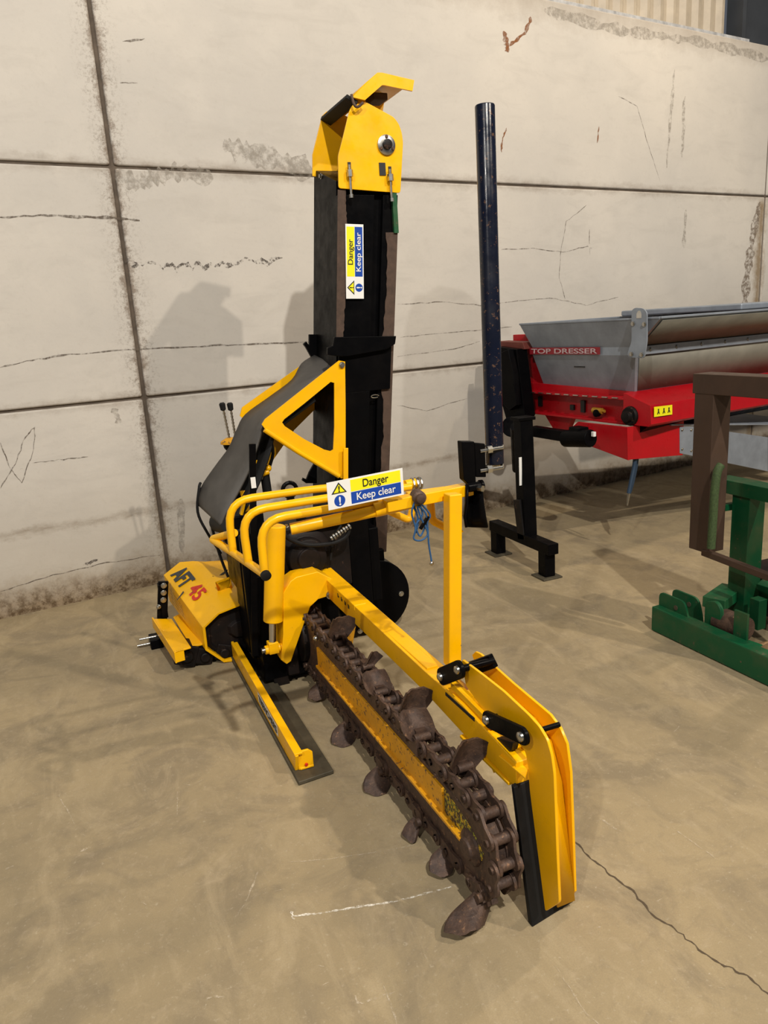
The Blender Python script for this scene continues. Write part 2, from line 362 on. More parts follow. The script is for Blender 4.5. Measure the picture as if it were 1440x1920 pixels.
wallmark([(215, 330), (262, 345), (290, 332), (340, 322), (400, 335)], 0.09, SOFTST, 0.008, 8)
wallmark([(418, 270), (460, 285), (520, 300), (585, 322)], 0.14, SOFTST, 0.008, 8)
wallmark([(230, 78), (272, 73)], 0.010, CRACK, 0.003)
wallmark([(225, 155), (258, 156)], 0.008, CRACK, 0.003)
wallmark([(0, 1110), (100, 1078), (200, 1055), (300, 1040)], 0.007, CRACK, 0.004)
wallmark([(60, 868), (110, 862), (165, 857)], 0.006, CRACK, 0.003)
wallmark([(212, 765), (225, 795)], 0.045, SOFTST, 0.004)
wallmark([(338, 935), (342, 1040)], 0.05, SOFTST, 0.004)
wallmark([(155, 1060), (190, 1048)], 0.02, MOULD, 0.006)
wallmark([(1020, 20), (1180, 60), (1300, 75), (1440, 110)], 0.08, SOFTST, 0.006, 12)
wallmark([(880, 745), (800, 770), (745, 760)], 0.006, CRACK, 0.004)
wallmark([(900, 640), (850, 655), (745, 668)], 0.006, CRACK, 0.003)
# marks on the floor
def floormark(px, width, mat, jag=0.0, sub=6):
    mb = ribbon([at_z(0.0012, x, y) for x, y in px], width, (0, 0, 1), jag, sub); obj('floor_mark', mb, mat, floor, smooth=False)
floormark([(1072, 1572), (1110, 1610), (1145, 1640), (1185, 1670), (1225, 1715), (1265, 1740), (1310, 1780), (1360, 1810), (1400, 1830), (1445, 1868)], 0.006, FCRACK, 0.004)
floormark([(546, 1718), (600, 1712), (660, 1702), (740, 1690), (850, 1662)], 0.008, SCUFF, 0.001, 10)
floormark([(546, 1708), (552, 1724)], 0.008, SCUFF)
floormark([(538, 1617), (620, 1610), (700, 1598), (780, 1584)], 0.004, SCUFFF, 0.002)
floormark([(486, 1630), (462, 1690), (442, 1720)], 0.006, SCUFFF, 0.002)
floormark([(110, 1490), (140, 1545)], 0.006, SCUFFF, 0.002)
floormark([(333, 1480), (332, 1530)], 0.004, SCUFFF)
floormark([(150, 1597), (165, 1590)], 0.012, SCUFFF)
floormark([(10, 1630), (26, 1623)], 0.012, SCUFFF)
floormark([(1260, 1550), (1345, 1612)], 0.005, SCUFFF, 0.002)
floormark([(1040, 1810), (1100, 1900), (1130, 1925)], 0.004, SCUFFF, 0.002)
floormark([(383, 1875), (384, 1886), (388, 1870), (420, 1868)], 0.006, SCUFFF, 0.002)
floormark([(720, 1848), (745, 1920)], 0.005, SCUFFF, 0.002)
floormark([(665, 1865), (672, 1882), (690, 1876), (740, 1860)], 0.006, SCUFFF, 0.002)
floormark([(1125, 1535), (1165, 1560)], 0.010, SCUFFF, 0.004)
for i in range(46):
    x, y = random.uniform(20, 1420), random.uniform(1350, 1900); a = random.uniform(0, 6.28); L = random.uniform(6, 28)
    floormark([(x, y), (x + L * math.cos(a), y + L * math.sin(a) * 0.6)], random.uniform(0.002, 0.004), SCUFFF, 0.001, 3)

# ================================================================== TRENCHER
TR = thing('chain_trencher', (0.85, 2.6, 0), 'yellow and black tractor-mounted chain trencher with tall black spoil elevator, standing on the concrete floor', 'trencher')
def P(name, mb, mat, bevel=0.0, parent=None, **k): return obj(name, mb, mat, parent or TR, bevel, **k)
U, VV, Z = V((1, 0, 0)), V((0, 1, 0)), V((0, 0, 1))
def av(v, pts): return [at_v(v, *p) for p in pts]
def au(u, pts): return [at_u(u, *p) for p in pts]
# --- skid shoe
m = MB(); m.prism([(0.515, 2.20, 0.002), (0.645, 2.21, 0.002), (0.645, 3.35, 0.002), (0.515, 3.35, 0.002)], (0, 0, 0.014)); skid = P('skid_plate', m, SKID, 0.003)
m = MB()
m.prism([(0.524, 2.27, 0.016), (0.524, 3.32, 0.016), (0.524, 3.32, 0.095), (0.524, 2.245, 0.085)], (0.012, 0, 0))
m.box((0.537, 2.78, 0.088), (0.03, 1.06, 0.008))
P('skid_rail', m, YEL, 0.002)
m = MB(); m.prism([(0.536, 2.265, 0.017), (0.59, 2.262, 0.017), (0.59, 2.262, 0.075), (0.575, 2.262, 0.088), (0.536, 2.262, 0.088)], (0, 0.01, 0)); m.box((0.565, 2.29, 0.022), (0.05, 0.06, 0.008)); m.cyl((0.563, 2.262, 0.035), (0.563, 2.256, 0.035), 0.006, mi=1)
P('skid_end_bracket', m, [YEL, REDI], 0.002)
a, b = at_u(0.5235, 487, 1328), at_u(0.5235, 523, 1388)
m = MB(); m.prism([(0.5222, a.y, 0.036), (0.5222, b.y, 0.036), (0.5222, b.y, 0.080), (0.5222, a.y, 0.080)], (0.001, 0, 0)); st = P('maker_label', m, WHT, label='white strip label with black capitals')
text('TRENCHERS', 0.040, (0.5220, a.y - 0.01, 0.044), (0, -1, 0), (0, 0, 1), INK, st, fit=abs(a.y - b.y) - 0.02, bold=0.0012)
# --- side gearbox housing with end opening
fr = [(385, 1219), (380, 1177), (408, 1150), (430, 1141), (450, 1133), (500, 1130), (535, 1160), (530, 1210), (500, 1232), (420, 1242)]
bk = [(318, 1127), (307, 1078), (337, 1054), (362, 1052), (385, 1053), (424, 1050), (437, 1070), (440, 1125), (420, 1140), (345, 1140)]
F, B = av(3.30, fr), av(3.88, bk)
m = MB(); m.loft([F, B], caps=False); R2 = [p.lerp(sum(F, V()) / len(F), 0.07) for p in F]
m.loft([F, R2, [p + V((0, 0.05, 0)) for p in R2]], caps=False)
v = [m.b.verts.new(p) for p in B]; m.face(v)
house = P('auger_housing', m, YEL, 0.003)
m = MB(); cen = sum(F, V()) / len(F)
m.loft([[p + V((0, 0.035, 0)) for p in R2], [p.lerp(cen, 0.12) + V((0, 0.03, 0)) for p in R2], [p.lerp(cen, 0.25) + V((0, 0.055, 0)) for p in R2], [p.lerp(cen, 0.55) + V((0, 0.05, 0)) for p in R2], [p.lerp(cen, 0.7) + V((0, 0.02, 0)) for p in R2], [p.lerp(cen, 0.97) + V((0, 0.015, 0)) for p in R2]])
P('auger_end_plate', m, BLKR, 0.002, house)
bolts('housing_bolt', [at_v(3.55, 403, 1112), at_v(3.40, 424, 1140)], (0, -0.3, 1), 0.014, 0.012, STEEL, house)
m = MB(); c = at_v(3.72, 407, 1077)
m.prism([c + V((0.055 * math.cos(t) * (1 + 0.25 * math.sin(3 * t)), 0.05 * math.sin(t), 0.002 + 0.001 * math.cos(t))) for t in [i * 0.45 for i in range(14)]], (0, 0, 0.006)); P('oil_cap', m, BLKR, 0.001, house)
m = MB(); q4 = av(3.5, [(404, 1095), (432, 1085), (440, 1118), (414, 1130)])
m.prism([p + V((0, 0, 0.0)) for p in q4], (0, 0, 0.012)); P('bearing_pad', m, YEL, 0.003, house)
# lettering on the sloped face (between edge F1-B1 and F2-B2)
e1, e2 = F[1].lerp(B[1], 1.0), F[2].lerp(B[2], 1.0); xd = (F[1] - B[1]).normalized(); yd = (B[2] - B[1]); yd = (yd - xd * yd.dot(xd)).normalized(); nn = xd.cross(yd)
o0 = B[1] + xd * 0.05 + yd * 0.03 + nn * 0.004
text('AFT', 0.115, o0, xd, yd, LOGO, house, fit=0.19, bold=0.005, shear=0.25)
m = MB(); t0 = o0 + xd * 0.205 + nn * 0.002; m.prism([t0, t0 + xd * 0.012, t0 + xd * 0.03 - yd * 0.05, t0 + xd * 0.024 - yd * 0.05], nn * 0.001); P('logo_tail', m, LOGO, parent=house)
text('45', 0.105, B[1] + xd * 0.275 + yd * 0.045 + nn * 0.004, xd, yd, REDI, house, fit=0.12, bold=0.003)
yd2 = (F[1] - F[0]).normalized(); nn2 = xd.cross(yd2)
for i in range(4): text('SERIAL No. MODEL YEAR kg', 0.012, B[1] + xd * (0.10 + 0.01 * i) - yd2 * (0.035 + 0.017 * i) + nn2 * 0.004, xd, yd2, INK, house, fit=0.20)
# --- low bracket left of the housing
a = [at_z(0.13, *p) for p in ((286, 1160), (322, 1160), (358, 1213), (328, 1222))]
m = MB(); m.prism(a, (0, 0, -0.008)); m.beam(a[0] - Z * 0.02, a[3] - Z * 0.03, 0.008, 0.055); m.prism([a[3] - Z * 0.055, a[2].lerp(a[3], 0.45) - Z * 0.055, a[2].lerp(a[3], 0.45), a[3]], (0, 0.008, 0))
P('foot_bracket', m, YEL, 0.002)
m = MB(); b0, b1 = at_z(0.10, 325, 1160), at_z(0.10, 352, 1170); m.prism([at_z(0.10, *p) for p in ((325, 1160), (345, 1150), (380, 1210), (358, 1215))], (0, 0, 0.01)); P('foot_plate', m, YEL, 0.002)
m = MB(); A0, A1 = at_v(3.75, 304, 1160), at_v(3.75, 306, 1090); m.beam(A0, A1, 0.05, 0.02, (0, 1, 0)); m.box((A1 + A0) / 2 + V((0.0, 0, 0)), (0.03, 0.05, (A1 - A0).length * .9))
for k in (0.55, 0.74, 0.93): bolt(m, A0.lerp(A1, k) + V((0, -0.028, 0)), (0, -1, 0), 0.011, 0.012, 1)
bolt(m, A0.lerp(A1, 0.40) + V((-0.02, -0.028, 0)), (-0.6, -1, 0), 0.009, 0.02, 1)
P('bolted_upright', m, [BLK, STEEL], 0.003)
m = MB()
for x, y, L in ((283, 1195, 0.10), (283, 1206, 0.12)):
    p = at_v(3.7, x, y); m.cyl(p + U * 0.05, p - U * L * .55, 0.006, 12)
P('hitch_pin', m, STEEL)
m = MB(); m.box(at_v(3.7, 293, 1205), (0.06, 0.10, 0.07)); P('pin_boss', m, BLK, 0.004)
for x, y, s_ in ((350, 1228, 0.10), (386, 1246, 0.08), (424, 1254, 0.08), (452, 1262, 0.07)):
    m = MB(); c = at_v(3.34, x, y); c.z = max(c.z, s_ / 2 + 0.004); m.box(c + V((0, .04, 0)), (s_, 0.11, s_), Matrix.Rotation(0.35, 3, 'Y')); m.cyl(c - VV * .03, c + VV * .02, s_ * .3, 10); P('underside_block', m, BLKR, 0.008)
m = MB()
m.box((0.47, 3.42, 0.06), (0.22, 0.16, 0.08)); P('underside_casting', m, BLKR, 0.004)
# --- centre frame, gearbox, dark mass
m = MB()
m.box((0.62, 3.12, 0.28), (0.07, 0.20, 0.42)); m.box((0.80, 3.25, 0.30), (0.44, 0.16, 0.44)); m.box((0.69, 3.08, 0.10), (0.20, 0.26, 0.14))
m.box((0.585, 3.03, 0.40), (0.045, 0.03, 0.56))
P('main_frame', m, BLK, 0.008)
m = MB(); c = V((0.86, 3.08, 0.52))
m.box(c + V((0.02, 0.05, 0)), (0.34, 0.20, 0.30)); m.lathe(c + V((-0.02, -0.05, 0.02)), (0, -1, 0), [(0, 0.13), (0.01, 0.12), (0.02, 0.09), (0.05, 0.085), (0.06, 0.05), (0.07, 0.049)]); m.box(c + V((0.10, 0.0, 0.17)), (0.22, 0.16, 0.06))
gb = P('gearbox', m, BLKR, 0.012)
bolts('gearbox_bolt', [c + V((-0.14 + 0.055 * i, -0.03, 0.155)) for i in range(7)], (0, -0.4, 1), 0.008, 0.012, STEEL, gb)
m = MB(); m.box((1.12, 3.14, 0.42), (0.10, 0.09, 0.50)); m.box((1.03, 3.10, 0.55), (0.06, 0.06, 0.30)); m.box((1.21, 3.2, 0.40), (0.05, 0.12, 0.36)); P('elevator_support', m, BLK, 0.006)
m = MB(); m.tube(av(2.95, [(530, 998), (545, 1012), (580, 1022), (625, 1018), (650, 1005), (655, 985)]), 0.009, 10, 5); m.tube(av(3.0, [(620, 1050), (625, 1010), (640, 985)]), 0.006, 8, 4); P('hydraulic_hose', m, RUB)
m = MB()
p0, p1 = at_v(2.94, 620, 1010), at_v(2.94, 658, 985)
for i in range(8): m.cyl(p0.lerp(p1, i / 8), p0.lerp(p1, (i + 0.6) / 8), 0.013 if i % 2 else 0.010, 10)
P('hose_coupling', m, STEEL)
m = MB(); m.prism(au(0.60, [(466, 835), (479, 835), (481, 1100), (470, 1100)]), (0.012, 0, 0)) if False else m.beam(at_v(3.0, 473, 832), at_v(3.0, 478, 1230), 0.028, 0.012, (0, 1, 0)); fb = P('upright_flat_bar', m, BLK, 0.002)
m = MB(); p = at_v(2.99, 475, 905); m.box(p, (0.02, 0.004, 0.045)); P('bar_sticker', m, WHT, parent=fb)
m = MB(); c = at_v(3.05, 543, 918); m.tube([c + V((0.03 * math.sin(t), 0, 0.03 * math.cos(t))) for t in [i * 2 * math.pi / 20 for i in range(21)]], 0.009, 10); m.box(c - Z * 0.04, (0.03, 0.02, 0.04)); P('lifting_eye', m, BLK)
# --- ram beside the guard
m = MB(); t, b = at_v(2.9, 517, 985), at_v(2.9, 512, 1165); m.lathe(b, t - b, [(0, 0.036), (0.004, 0.041), ((t - b).length - 0.004, 0.041), ((t - b).length, 0.036)]); ram = P('ram_barrel', m, YEL, 0.001)
m = MB(); b2 = at_v(2.9, 512, 1203); m.cyl(b, b2, 0.018, 20); P('ram_rod', m, CHROME, parent=ram)
m = MB(); c = at_v(2.9, 512, 1216); m.box(c + Z * 0.008, (0.042, 0.045, 0.05)); m.cyl(c - U * 0.035, c + U * 0.03, 0.019); m.cyl(c + U * 0.032, c + U * 0.055, 0.016); P('ram_clevis', m, YEL, 0.003, ram)
m = MB(); m.cyl(c - U * 0.035, c - U * 0.048, 0.012); P('clevis_pin', m, STEEL, parent=ram)
# --- crumber arm, bar
arm = [(531, 1112), (545, 1090), (556, 1082), (596, 1072), (632, 1090), (620, 1117), (597, 1124), (582, 1138), (572, 1165), (546, 1240), (538, 1246), (527, 1238), (531, 1190)]
m = MB(); m.prism(av(2.88, arm), (0, 0.10, 0)); P('crumber_crank_arm', m, YEL, 0.004)
m = MB(); c = at_v(2.878, 619, 1115); bolt(m, c, (0, -1, 0), 0.014, 0.012); P('arm_bolt', m, STEEL)
u0, u1 = 0.885, 0.955
m = MB(); m.loft([[(u0, v, z0), (u1, v, z0), (u1, v, z1), (u0, v, z1)] for v, z0, z1 in ((3.17, 0.385, 0.466), (1.95, 0.372, 0.448), (1.70, 0.355, 0.448), (1.42, 0.347, 0.42))])
m.prism([(u0 - 0.002, 3.06, 0.44), (u0 - 0.002, 2.55, 0.437), (u0 - 0.002, 2.55, 0.46), (u0 - 0.002, 3.06, 0.468)], (0.05, 0, 0))
m.prism([(u0 + 0.01, 2.30, 0.446), (u0 + 0.01, 1.94, 0.446), (u0 + 0.05, 1.94, 0.446), (u0 + 0.06, 2.30, 0.446)], (0, 0, 0.008))
m.box((0.905, 1.58, 0.342), (0.05, 0.26, 0.010))
cb = P('crumber_bar', m, YEL, 0.003)
m = MB()
for i in range(4): m = MB(); p = at_u(u0 - 0.001, 634 + 6.5 * i, 1116 + 7 * i); m.box(p, (0.003, 0.010, 0.018)); P('bar_hole', m, INK, parent=cb)
m = MB(); m.box((u0 - 0.0005, 1.71, 0.436), (0.003, 0.17, 0.010)); P('adjustment_slot', m, INK, parent=cb)
m = MB(); m.beam((0.905, 1.78, 0.468), (0.905, 1.55, 0.452), 0.022, 0.02); m.prism(au(0.90, [(905, 1400), (935, 1385), (935, 1440), (925, 1450)]), (0.03, 0, 0))
m.prism([at_z(0.40, *p) for p in ((935, 1420), (965, 1400), (992, 1440), (985, 1462))], (0, 0, 0.006)); P('crumber_slide', m, YEL, 0.002)
m = MB(); m.prism(au(0.893, [(926, 1420), (931, 1383), (962, 1392), (958, 1408)]), (0.02, 0, 0)); P('slide_guard', m, BLKR, 0.002)
# links
def linkplate(p, q, r, u, th, name='pivot_link'):
    d = (q - p).normalized(); nrm = V((0, -d.z, d.y)); L = []
    for i in range(9): t = math.pi * i / 8; L.append(q + nrm * r * math.cos(t) + d * r * math.sin(t))
    for i in range(9): t = math.pi * i / 8; L.append(p - nrm * r * math.cos(t) - d * r * math.sin(t))
    mb = MB(); mb.prism(L, (th, 0, 0)); o = P(name, mb, BLK, 0.003)
    for c in (p, q): mb = MB(); mb.lathe(c, (-1, 0, 0), [(0, 0.013), (0.006, 0.012), (0.009, 0.008), (0.010, 0.0005)], 18); P('link_pin', mb, STEEL, parent=o)
    return o
a1, a2 = at_u(0.872, 826, 1269), at_u(0.872, 858, 1256); linkplate(a1, a2, 0.026, 0.872, 0.012)
b1, b2 = at_u(0.872, 912, 1350), at_u(0.872, 977, 1381); linkplate(b1, b2, 0.023, 0.872, 0.012)
m = MB(); k = V((0.07, 0, 0)); m.beam(a1 + k + V((0, -.02, 0.01)), a2 + V((0.115, 0, 0.0)), 0.02, 0.04); P('cross_link', m, BLK, 0.003)
for p_, q_, r_ in ((a2, a2 + U * .115, .010), (a1, a1 + U * .07, .010), (b1, b1 + U * .06, .009), (V((0.905, 1.405, 0.50)), V((1.004, 1.405, 0.50)), .007)):
    m = MB(); m.cyl(p_, q_, r_); P('cross_pin', m, BLK)
# crumber shoe: two curved side plates, web, rubber blade
lp = [(865, 1236), (905, 1266), (943, 1296), (990, 1340), (1010, 1362), (1025, 1387), (1033, 1415), (1038, 1451), (1044, 1608), (1048, 1693), (1022, 1709), (993, 1483), (990, 1440), (985, 1410), (965, 1384), (905, 1331), (873, 1285)]
m = MB(); m.prism(filletc(au(0.905, lp), 0.008, 2), (0.008, 0, 0)); shoeL = P('shoe_side_plate', m, YEL, 0.0015)
rp = [(885, 1228), (891, 1222), (900, 1226), (960, 1280), (1031, 1340), (1050, 1366), (1062, 1395), (1069, 1448), (1074, 1580), (1077, 1672), (1060, 1693)]
RPo = au(1.0, rp); inner = [V((p.x, p.y + 0.075, p.z - 0.075 if p.z > 0.42 else p.z)) for p in RPo]
m = MB(); body = RPo + [RPo[-1] + V((0, 0.05, 0.01)), V((1.0, 1.42, 0.34)), V((1.0, 1.47, 0.43)), V((1.0, 1.62, 0.46)), V((1.0, 1.80, 0.46))]
m.prism(body, (0.008, 0, 0)); P('shoe_side_plate', m, YEL, 0.0015)
m = MB(); m.loft([[(0.945, v_, z_), (0.998, v_, z_)] for v_, z_ in ((1.78, 0.47), (1.50, 0.47), (1.43, 0.44), (1.388, 0.35), (1.335, 0.035))], closed=False); P('shoe_web', m, YEL, solid=0.006)
m = MB(); m.loft([[(0.872, 1.410, 0.36), (1.012, 1.430, 0.36), (1.012, 1.445, 0.36), (0.872, 1.425, 0.36)], [(0.872, 1.338, 0.0), (1.016, 1.362, 0.0), (1.016, 1.382, 0.0), (0.872, 1.358, 0.0)]]); P('shoe_blade', m, RUB, 0.003)
# --- post, guard basket
m = MB(); b, t = at_v(1.88, 848, 1246), at_v(1.88, 849, 925); m.beam(b, t, 0.042, 0.042, (0, 1, 0)); P('guard_post', m, YEL, 0.004)
tb = []
def ztube(name, pts, r, mat=YEL, fr_=0.07, parent=None):
    mb = MB(); mb.tube(fillet(pts, fr_, 6), r, 14); return P(name, mb, mat, parent=parent)
t1 = av(2.27, [(437, 1036), (426, 940)]) + av(2.27, [(610, 914), (775, 907)]); ztube('guard_tube', t1, 0.0125, fr_=0.10)
t2 = av(2.12, [(466, 1056), (452, 960)]) + av(2.12, [(610, 934), (770, 913)]); ztube('guard_tube', t2, 0.0125, fr_=0.10)
t3 = av(1.97, [(496, 1074), (487, 976)]) + av(1.97, [(610, 955), (740, 935)]); gt3 = ztube('guard_tube', t3, 0.0125, fr_=0.10)
ztube('guard_rail', [at_v(2.30, 440, 999), at_v(2.44, 397, 1011), at_v(2.27, 437, 1036), at_v(2.12, 466, 1056), at_v(1.955, 498, 1078)], 0.0125, fr_=0.02)
m = MB(); p = at_v(1.955, 497, 1077); m.lathe(p, (0.1, -1, -0.3), [(0, 0.0145), (0.012, 0.0145), (0.014, 0.011)], 16); P('tube_end_cap', m, RUB)
m = MB(); m.cyl(at_v(1.99, 545, 992), at_v(1.95, 705, 958), 0.017, 18); m.cyl(at_v(1.95, 702, 957), at_v(1.93, 790, 936), 0.021, 20); P('guard_pivot_tube', m, YEL)
m = MB(); m.beam(at_v(1.93, 722, 948), at_v(1.93, 882, 916), 0.042, 0.034); m.beam(at_v(1.965, 762, 925), at_v(1.965, 835, 915), 0.02, 0.008); P('guard_crossbeam', m, YEL, 0.003)
m = MB(); c = at_v(1.89, 787, 934); m.lathe(c, (-0.2, -1, 0), [(-0.04, 0.020), (0, 0.020), (0.004, 0.014), (0.016, 0.012), (0.018, 0.006)], 18); P('pivot_bolt', m, RUST)
m = MB(); c = at_v(2.25, 780, 907)
m.tube([at_v(2.25, 760, 909), at_v(2.25, 782, 905)], 0.016, 14)
for i in range(3): p = c + U * 0.014 * (i - 1); m.tube([p + V((0, 0.019 * math.sin(t), 0.019 * math.cos(t))) for t in [j * 0.6 for j in range(11)]], 0.004, 6, mi=1)
P('tube_clip', m, [YEL, STEEL])
ztube('rear_guard_loop', av(2.25, [(722, 955), (768, 976), (775, 948)]), 0.0125, fr_=0.02)
ztube('rear_guard_loop', av(2.0, [(806, 930), (810, 976), (838, 990)]), 0.0125, fr_=0.015)
m = MB(); m.prism(av(1.92, [(858, 930), (866, 945), (862, 985), (870, 998), (858, 1000)]), (0, 0.01, 0)); P('post_gusset', m, YEL, 0.002)
# --- signs
def danger_sign(o, xd, yd, w, h, parent):
    xd, yd = V(xd).normalized(), V(yd).normalized(); n = xd.cross(yd)
    Q = lambda a, b, d=0: o + xd * a * w + yd * b * h + n * d
    mb = MB(); mb.prism([Q(0, 0), Q(1, 0), Q(1, 1), Q(0, 1)], n * 0.0015); s = P('danger_sign', mb, WHT, parent=parent, label='white yellow and blue safety sign')
    mb = MB(); mb.prism([Q(.30, .51, .0015), Q(.965, .51, .0015), Q(.965, .94, .0015), Q(.30, .94, .0015)], n * 0.0003); P('yellow_panel', mb, SYEL, parent=s)
    mb = MB(); mb.prism([Q(.30, .06, .0015), Q(.965, .06, .0015), Q(.965, .49, .0015), Q(.30, .49, .0015)], n * 0.0003); P('blue_panel', mb, SBLU, parent=s)
    mb = MB(); T = [Q(.05, .54, .0016), Q(.25, .54, .0016), Q(.15, .94, .0016)]; ce = sum(T, V()) / 3; mb.prism(T, n * .0003); P('warning_triangle', mb, INK, parent=s)
    mb = MB(); mb.prism([p.lerp(ce, .28) + n * .0005 for p in T], n * .0002); P('triangle_fill', mb, SYEL, parent=s)
    mb = MB(); r = h * .21; c = Q(.15, .27, .0016); mb.prism([c + (xd * math.cos(t) + yd * math.sin(t)) * r for t in [i * math.pi / 12 for i in range(24)]], n * .0003); P('mandatory_disc', mb, SBLU, parent=s)
    text('!', h * .30, Q(.15, .60, .0022), xd, yd, INK, s, bold=h * .01, align='CENTER'); text('!', h * .42, Q(.15, .12, .0022), xd, yd, WHT, s, bold=h * .012, align='CENTER')
    text('Danger', h * .40, Q(.46, .61, .0019), xd, yd, INK, s, fit=w * .34, bold=h * .003); text('Keep clear', h * .38, Q(.37, .17, .0019), xd, yd, WHT, s, fit=w * .52, bold=h * .003)
    return s
bl, br, tl = at_v(1.895, 616, 957), at_v(1.895, 757, 927), at_v(1.895, 611, 904)
danger_sign(bl, br - bl, Z, (br - bl).length, (tl - bl).length * 0.97, TR)
# --- spoil elevator mast (leaning slightly)
def ML(v, x): return v
zb, zt = 0.34, 2.14
uL = lambda z: 1.055 + 0.168 * (z - zb) / (zt - zb)
uR = lambda z: 1.324 + 0.188 * (z - zb) / (zt - zb)
zbk = at_v(3.655, 586, 318).z; m = MB(); m.loft([[(uL(z), 3.33, z), (uR(z), 3.33, z), (uR(z2), 3.655, z2), (uL(z2), 3.655, z2)] for z, z2 in ((zb, zb), (2.12, zbk))])
mast = P('elevator_mast', m, BLK, 0.003)
m = MB()
def strip(a0, a1, z0, z1, v0, v1, mb=None): (mb or m).loft([[(uL(z) + (uR(z) - uL(z)) * a0, v0, z), (uL(z) + (uR(z) - uL(z)) * a1, v0, z), (uL(z) + (uR(z) - uL(z)) * a1, v1, z), (uL(z) + (uR(z) - uL(z)) * a0, v1, z)] for z in (z0, z1)])
strip(0.0, 0.60, 0.40, 2.06, 3.305, 3.335); strip(0.75, 1.0, 0.40, 2.06, 3.305, 3.335); strip(0.02, 0.95, 1.20, 1.43, 3.285, 3.305); strip(0.02, 0.58, 0.60, 1.20, 3.285, 3.305)
P('elevator_front_cover', m, BLK, 0.002, mast)
def wavy(side, z0, z1, base, amp, vv):
    mb = MB(); N = 60; L, Rr = [], []
    x = 0
    for i in range(N + 1):
        z = z0 + (z1 - z0) * i / N; x = 0.7 * x + 0.3 * random.uniform(-1, 1); ww = base + amp * (math.sin(z * 9.1 + side * 2) * .55 + x * .8)
        e = uR(z) if side > 0 else uL(z)
        L.append(V((e + 0.003 * side, vv, z))); Rr.append(V((e - side * max(ww, .008), vv, z)))
    mb.loft([[a, b, b + VV * .004, a + VV * .004] for a, b in zip(L, Rr)]); return mb
P('belt_edge', wavy(1, 0.40, 1.90, 0.050, 0.022, 3.299), BELTE, parent=mast)
P('belt_edge', wavy(-1, 1.43, 2.08, 0.042, 0.016, 3.299), BELTE, parent=mast)
m = MB(); strip(1.0, 1.012, 0.40, 1.9, 3.31, 3.60); P('belt_side', m, BELTE, parent=mast)
m = MB(); p = at_v(3.30, 740, 400); m.box(p, (0.022, 0.02, 0.17)); P('take_up_plate', m, GRN, parent=mast)
m = MB(); p = at_v(3.29, 703, 743); m.tube([p + V((0.02 * math.cos(t), 0, 0.007 * math.sin(t))) for t in [i * 0.5 for i in range(12)]], 0.0025, 6); P('wire_tie', m, STEEL, parent=mast)
# sign on the mast
bl, br, tl = at_v(3.294, 682, 560), at_v(3.294, 681, 421), at_v(3.294, 649, 560)
danger_sign(bl, (br - bl), (tl - bl), (br - bl).length, (tl - bl).length, mast)
# head plates
hp = [(635, 353), (634, 292), (640, 270), (655, 208), (661, 196), (686, 191), (738, 219), (748, 232), (754, 250), (756, 268), (751, 362)]
H = filletc(av(3.29, hp), 0.012, 3)
m = MB(); m.prism(H, (0, 0.008, 0)); head = P('head_plate', m, YEL, 0.002)
m = MB(); m.prism(av(3.625, [(586, 330), (586, 290), (604, 217), (612, 209), (628, 208), (700, 240), (735, 270), (735, 345), (640, 340)]), (0, 0.008, 0)); P('head_plate', m, YEL, 0.002)
m = MB(); hb = av(3.29, [(745, 235), (754, 262), (751, 355)]); m.loft([[p + V((0, 0.01, 0)), p + V((0, 0.33, 0))] for p in hb], closed=False); hb2 = av(3.29, [(650, 340), (700, 345)]); P('head_back_plate', m, YEL, solid=0.006)
m = MB(); m.cyl(at_v(3.31, 723, 272), at_v(3.31, 723, 272) + VV * 0.30, 0.07, 24); P('head_roller', m, RUB)
m = MB(); m.prism([at_v(3.31, 636, 345), at_v(3.31, 745, 355), at_v(3.31, 738, 300), at_v(3.31, 690, 250), at_v(3.31, 660, 270)], (0, 0.006, 0)); P('head_inner_panel', m, BELTE)
c = at_v(3.288, 724, 272)
m = MB(); m.lathe(c, (0, -1, 0), [(0, 0.042), (0.006, 0.042), (0.009, 0.036), (0.010, 0.022)], 28); fl = P('bearing_flange', m, STEEL)
m = MB(); m.lathe(c - VV * 0.008, (0, -1, 0), [(0, 0.022), (0.014, 0.021), (0.016, 0.016)], 20); P('bearing_shaft', m, BLKR, parent=fl)
bolts('flange_bolt', [c + V((0.032 * math.cos(a_), -0.008, 0.032 * math.sin(a_))) for a_ in (0.5 * math.pi, 1.17 * math.pi, 1.83 * math.pi)], (0, -1, 0), 0.006, 0.006, RUST, fl)
m = MB(); m.box(at_v(3.288, 717, 317), (0.030, 0.004, 0.052)); P('head_window', m, INK, parent=head)
for x, y in ((656, 325), (732, 333)):
    m = MB(); p = at_v(3.275, x, y); m.cyl(p - Z * 0.10, p + Z * 0.035, 0.0055, 10); m.cyl(p - Z * 0.014, p + Z * 0.014, 0.014, 6); m.cyl(p - Z * 0.10, p - Z * 0.085, 0.010, 6); P('tension_bolt', m, STEEL, parent=head)
    m = MB(); m.box(at_v(3.288, x - 1, y - 14), (0.014, 0.004, 0.03)); P('bolt_slot', m, INK, parent=head)
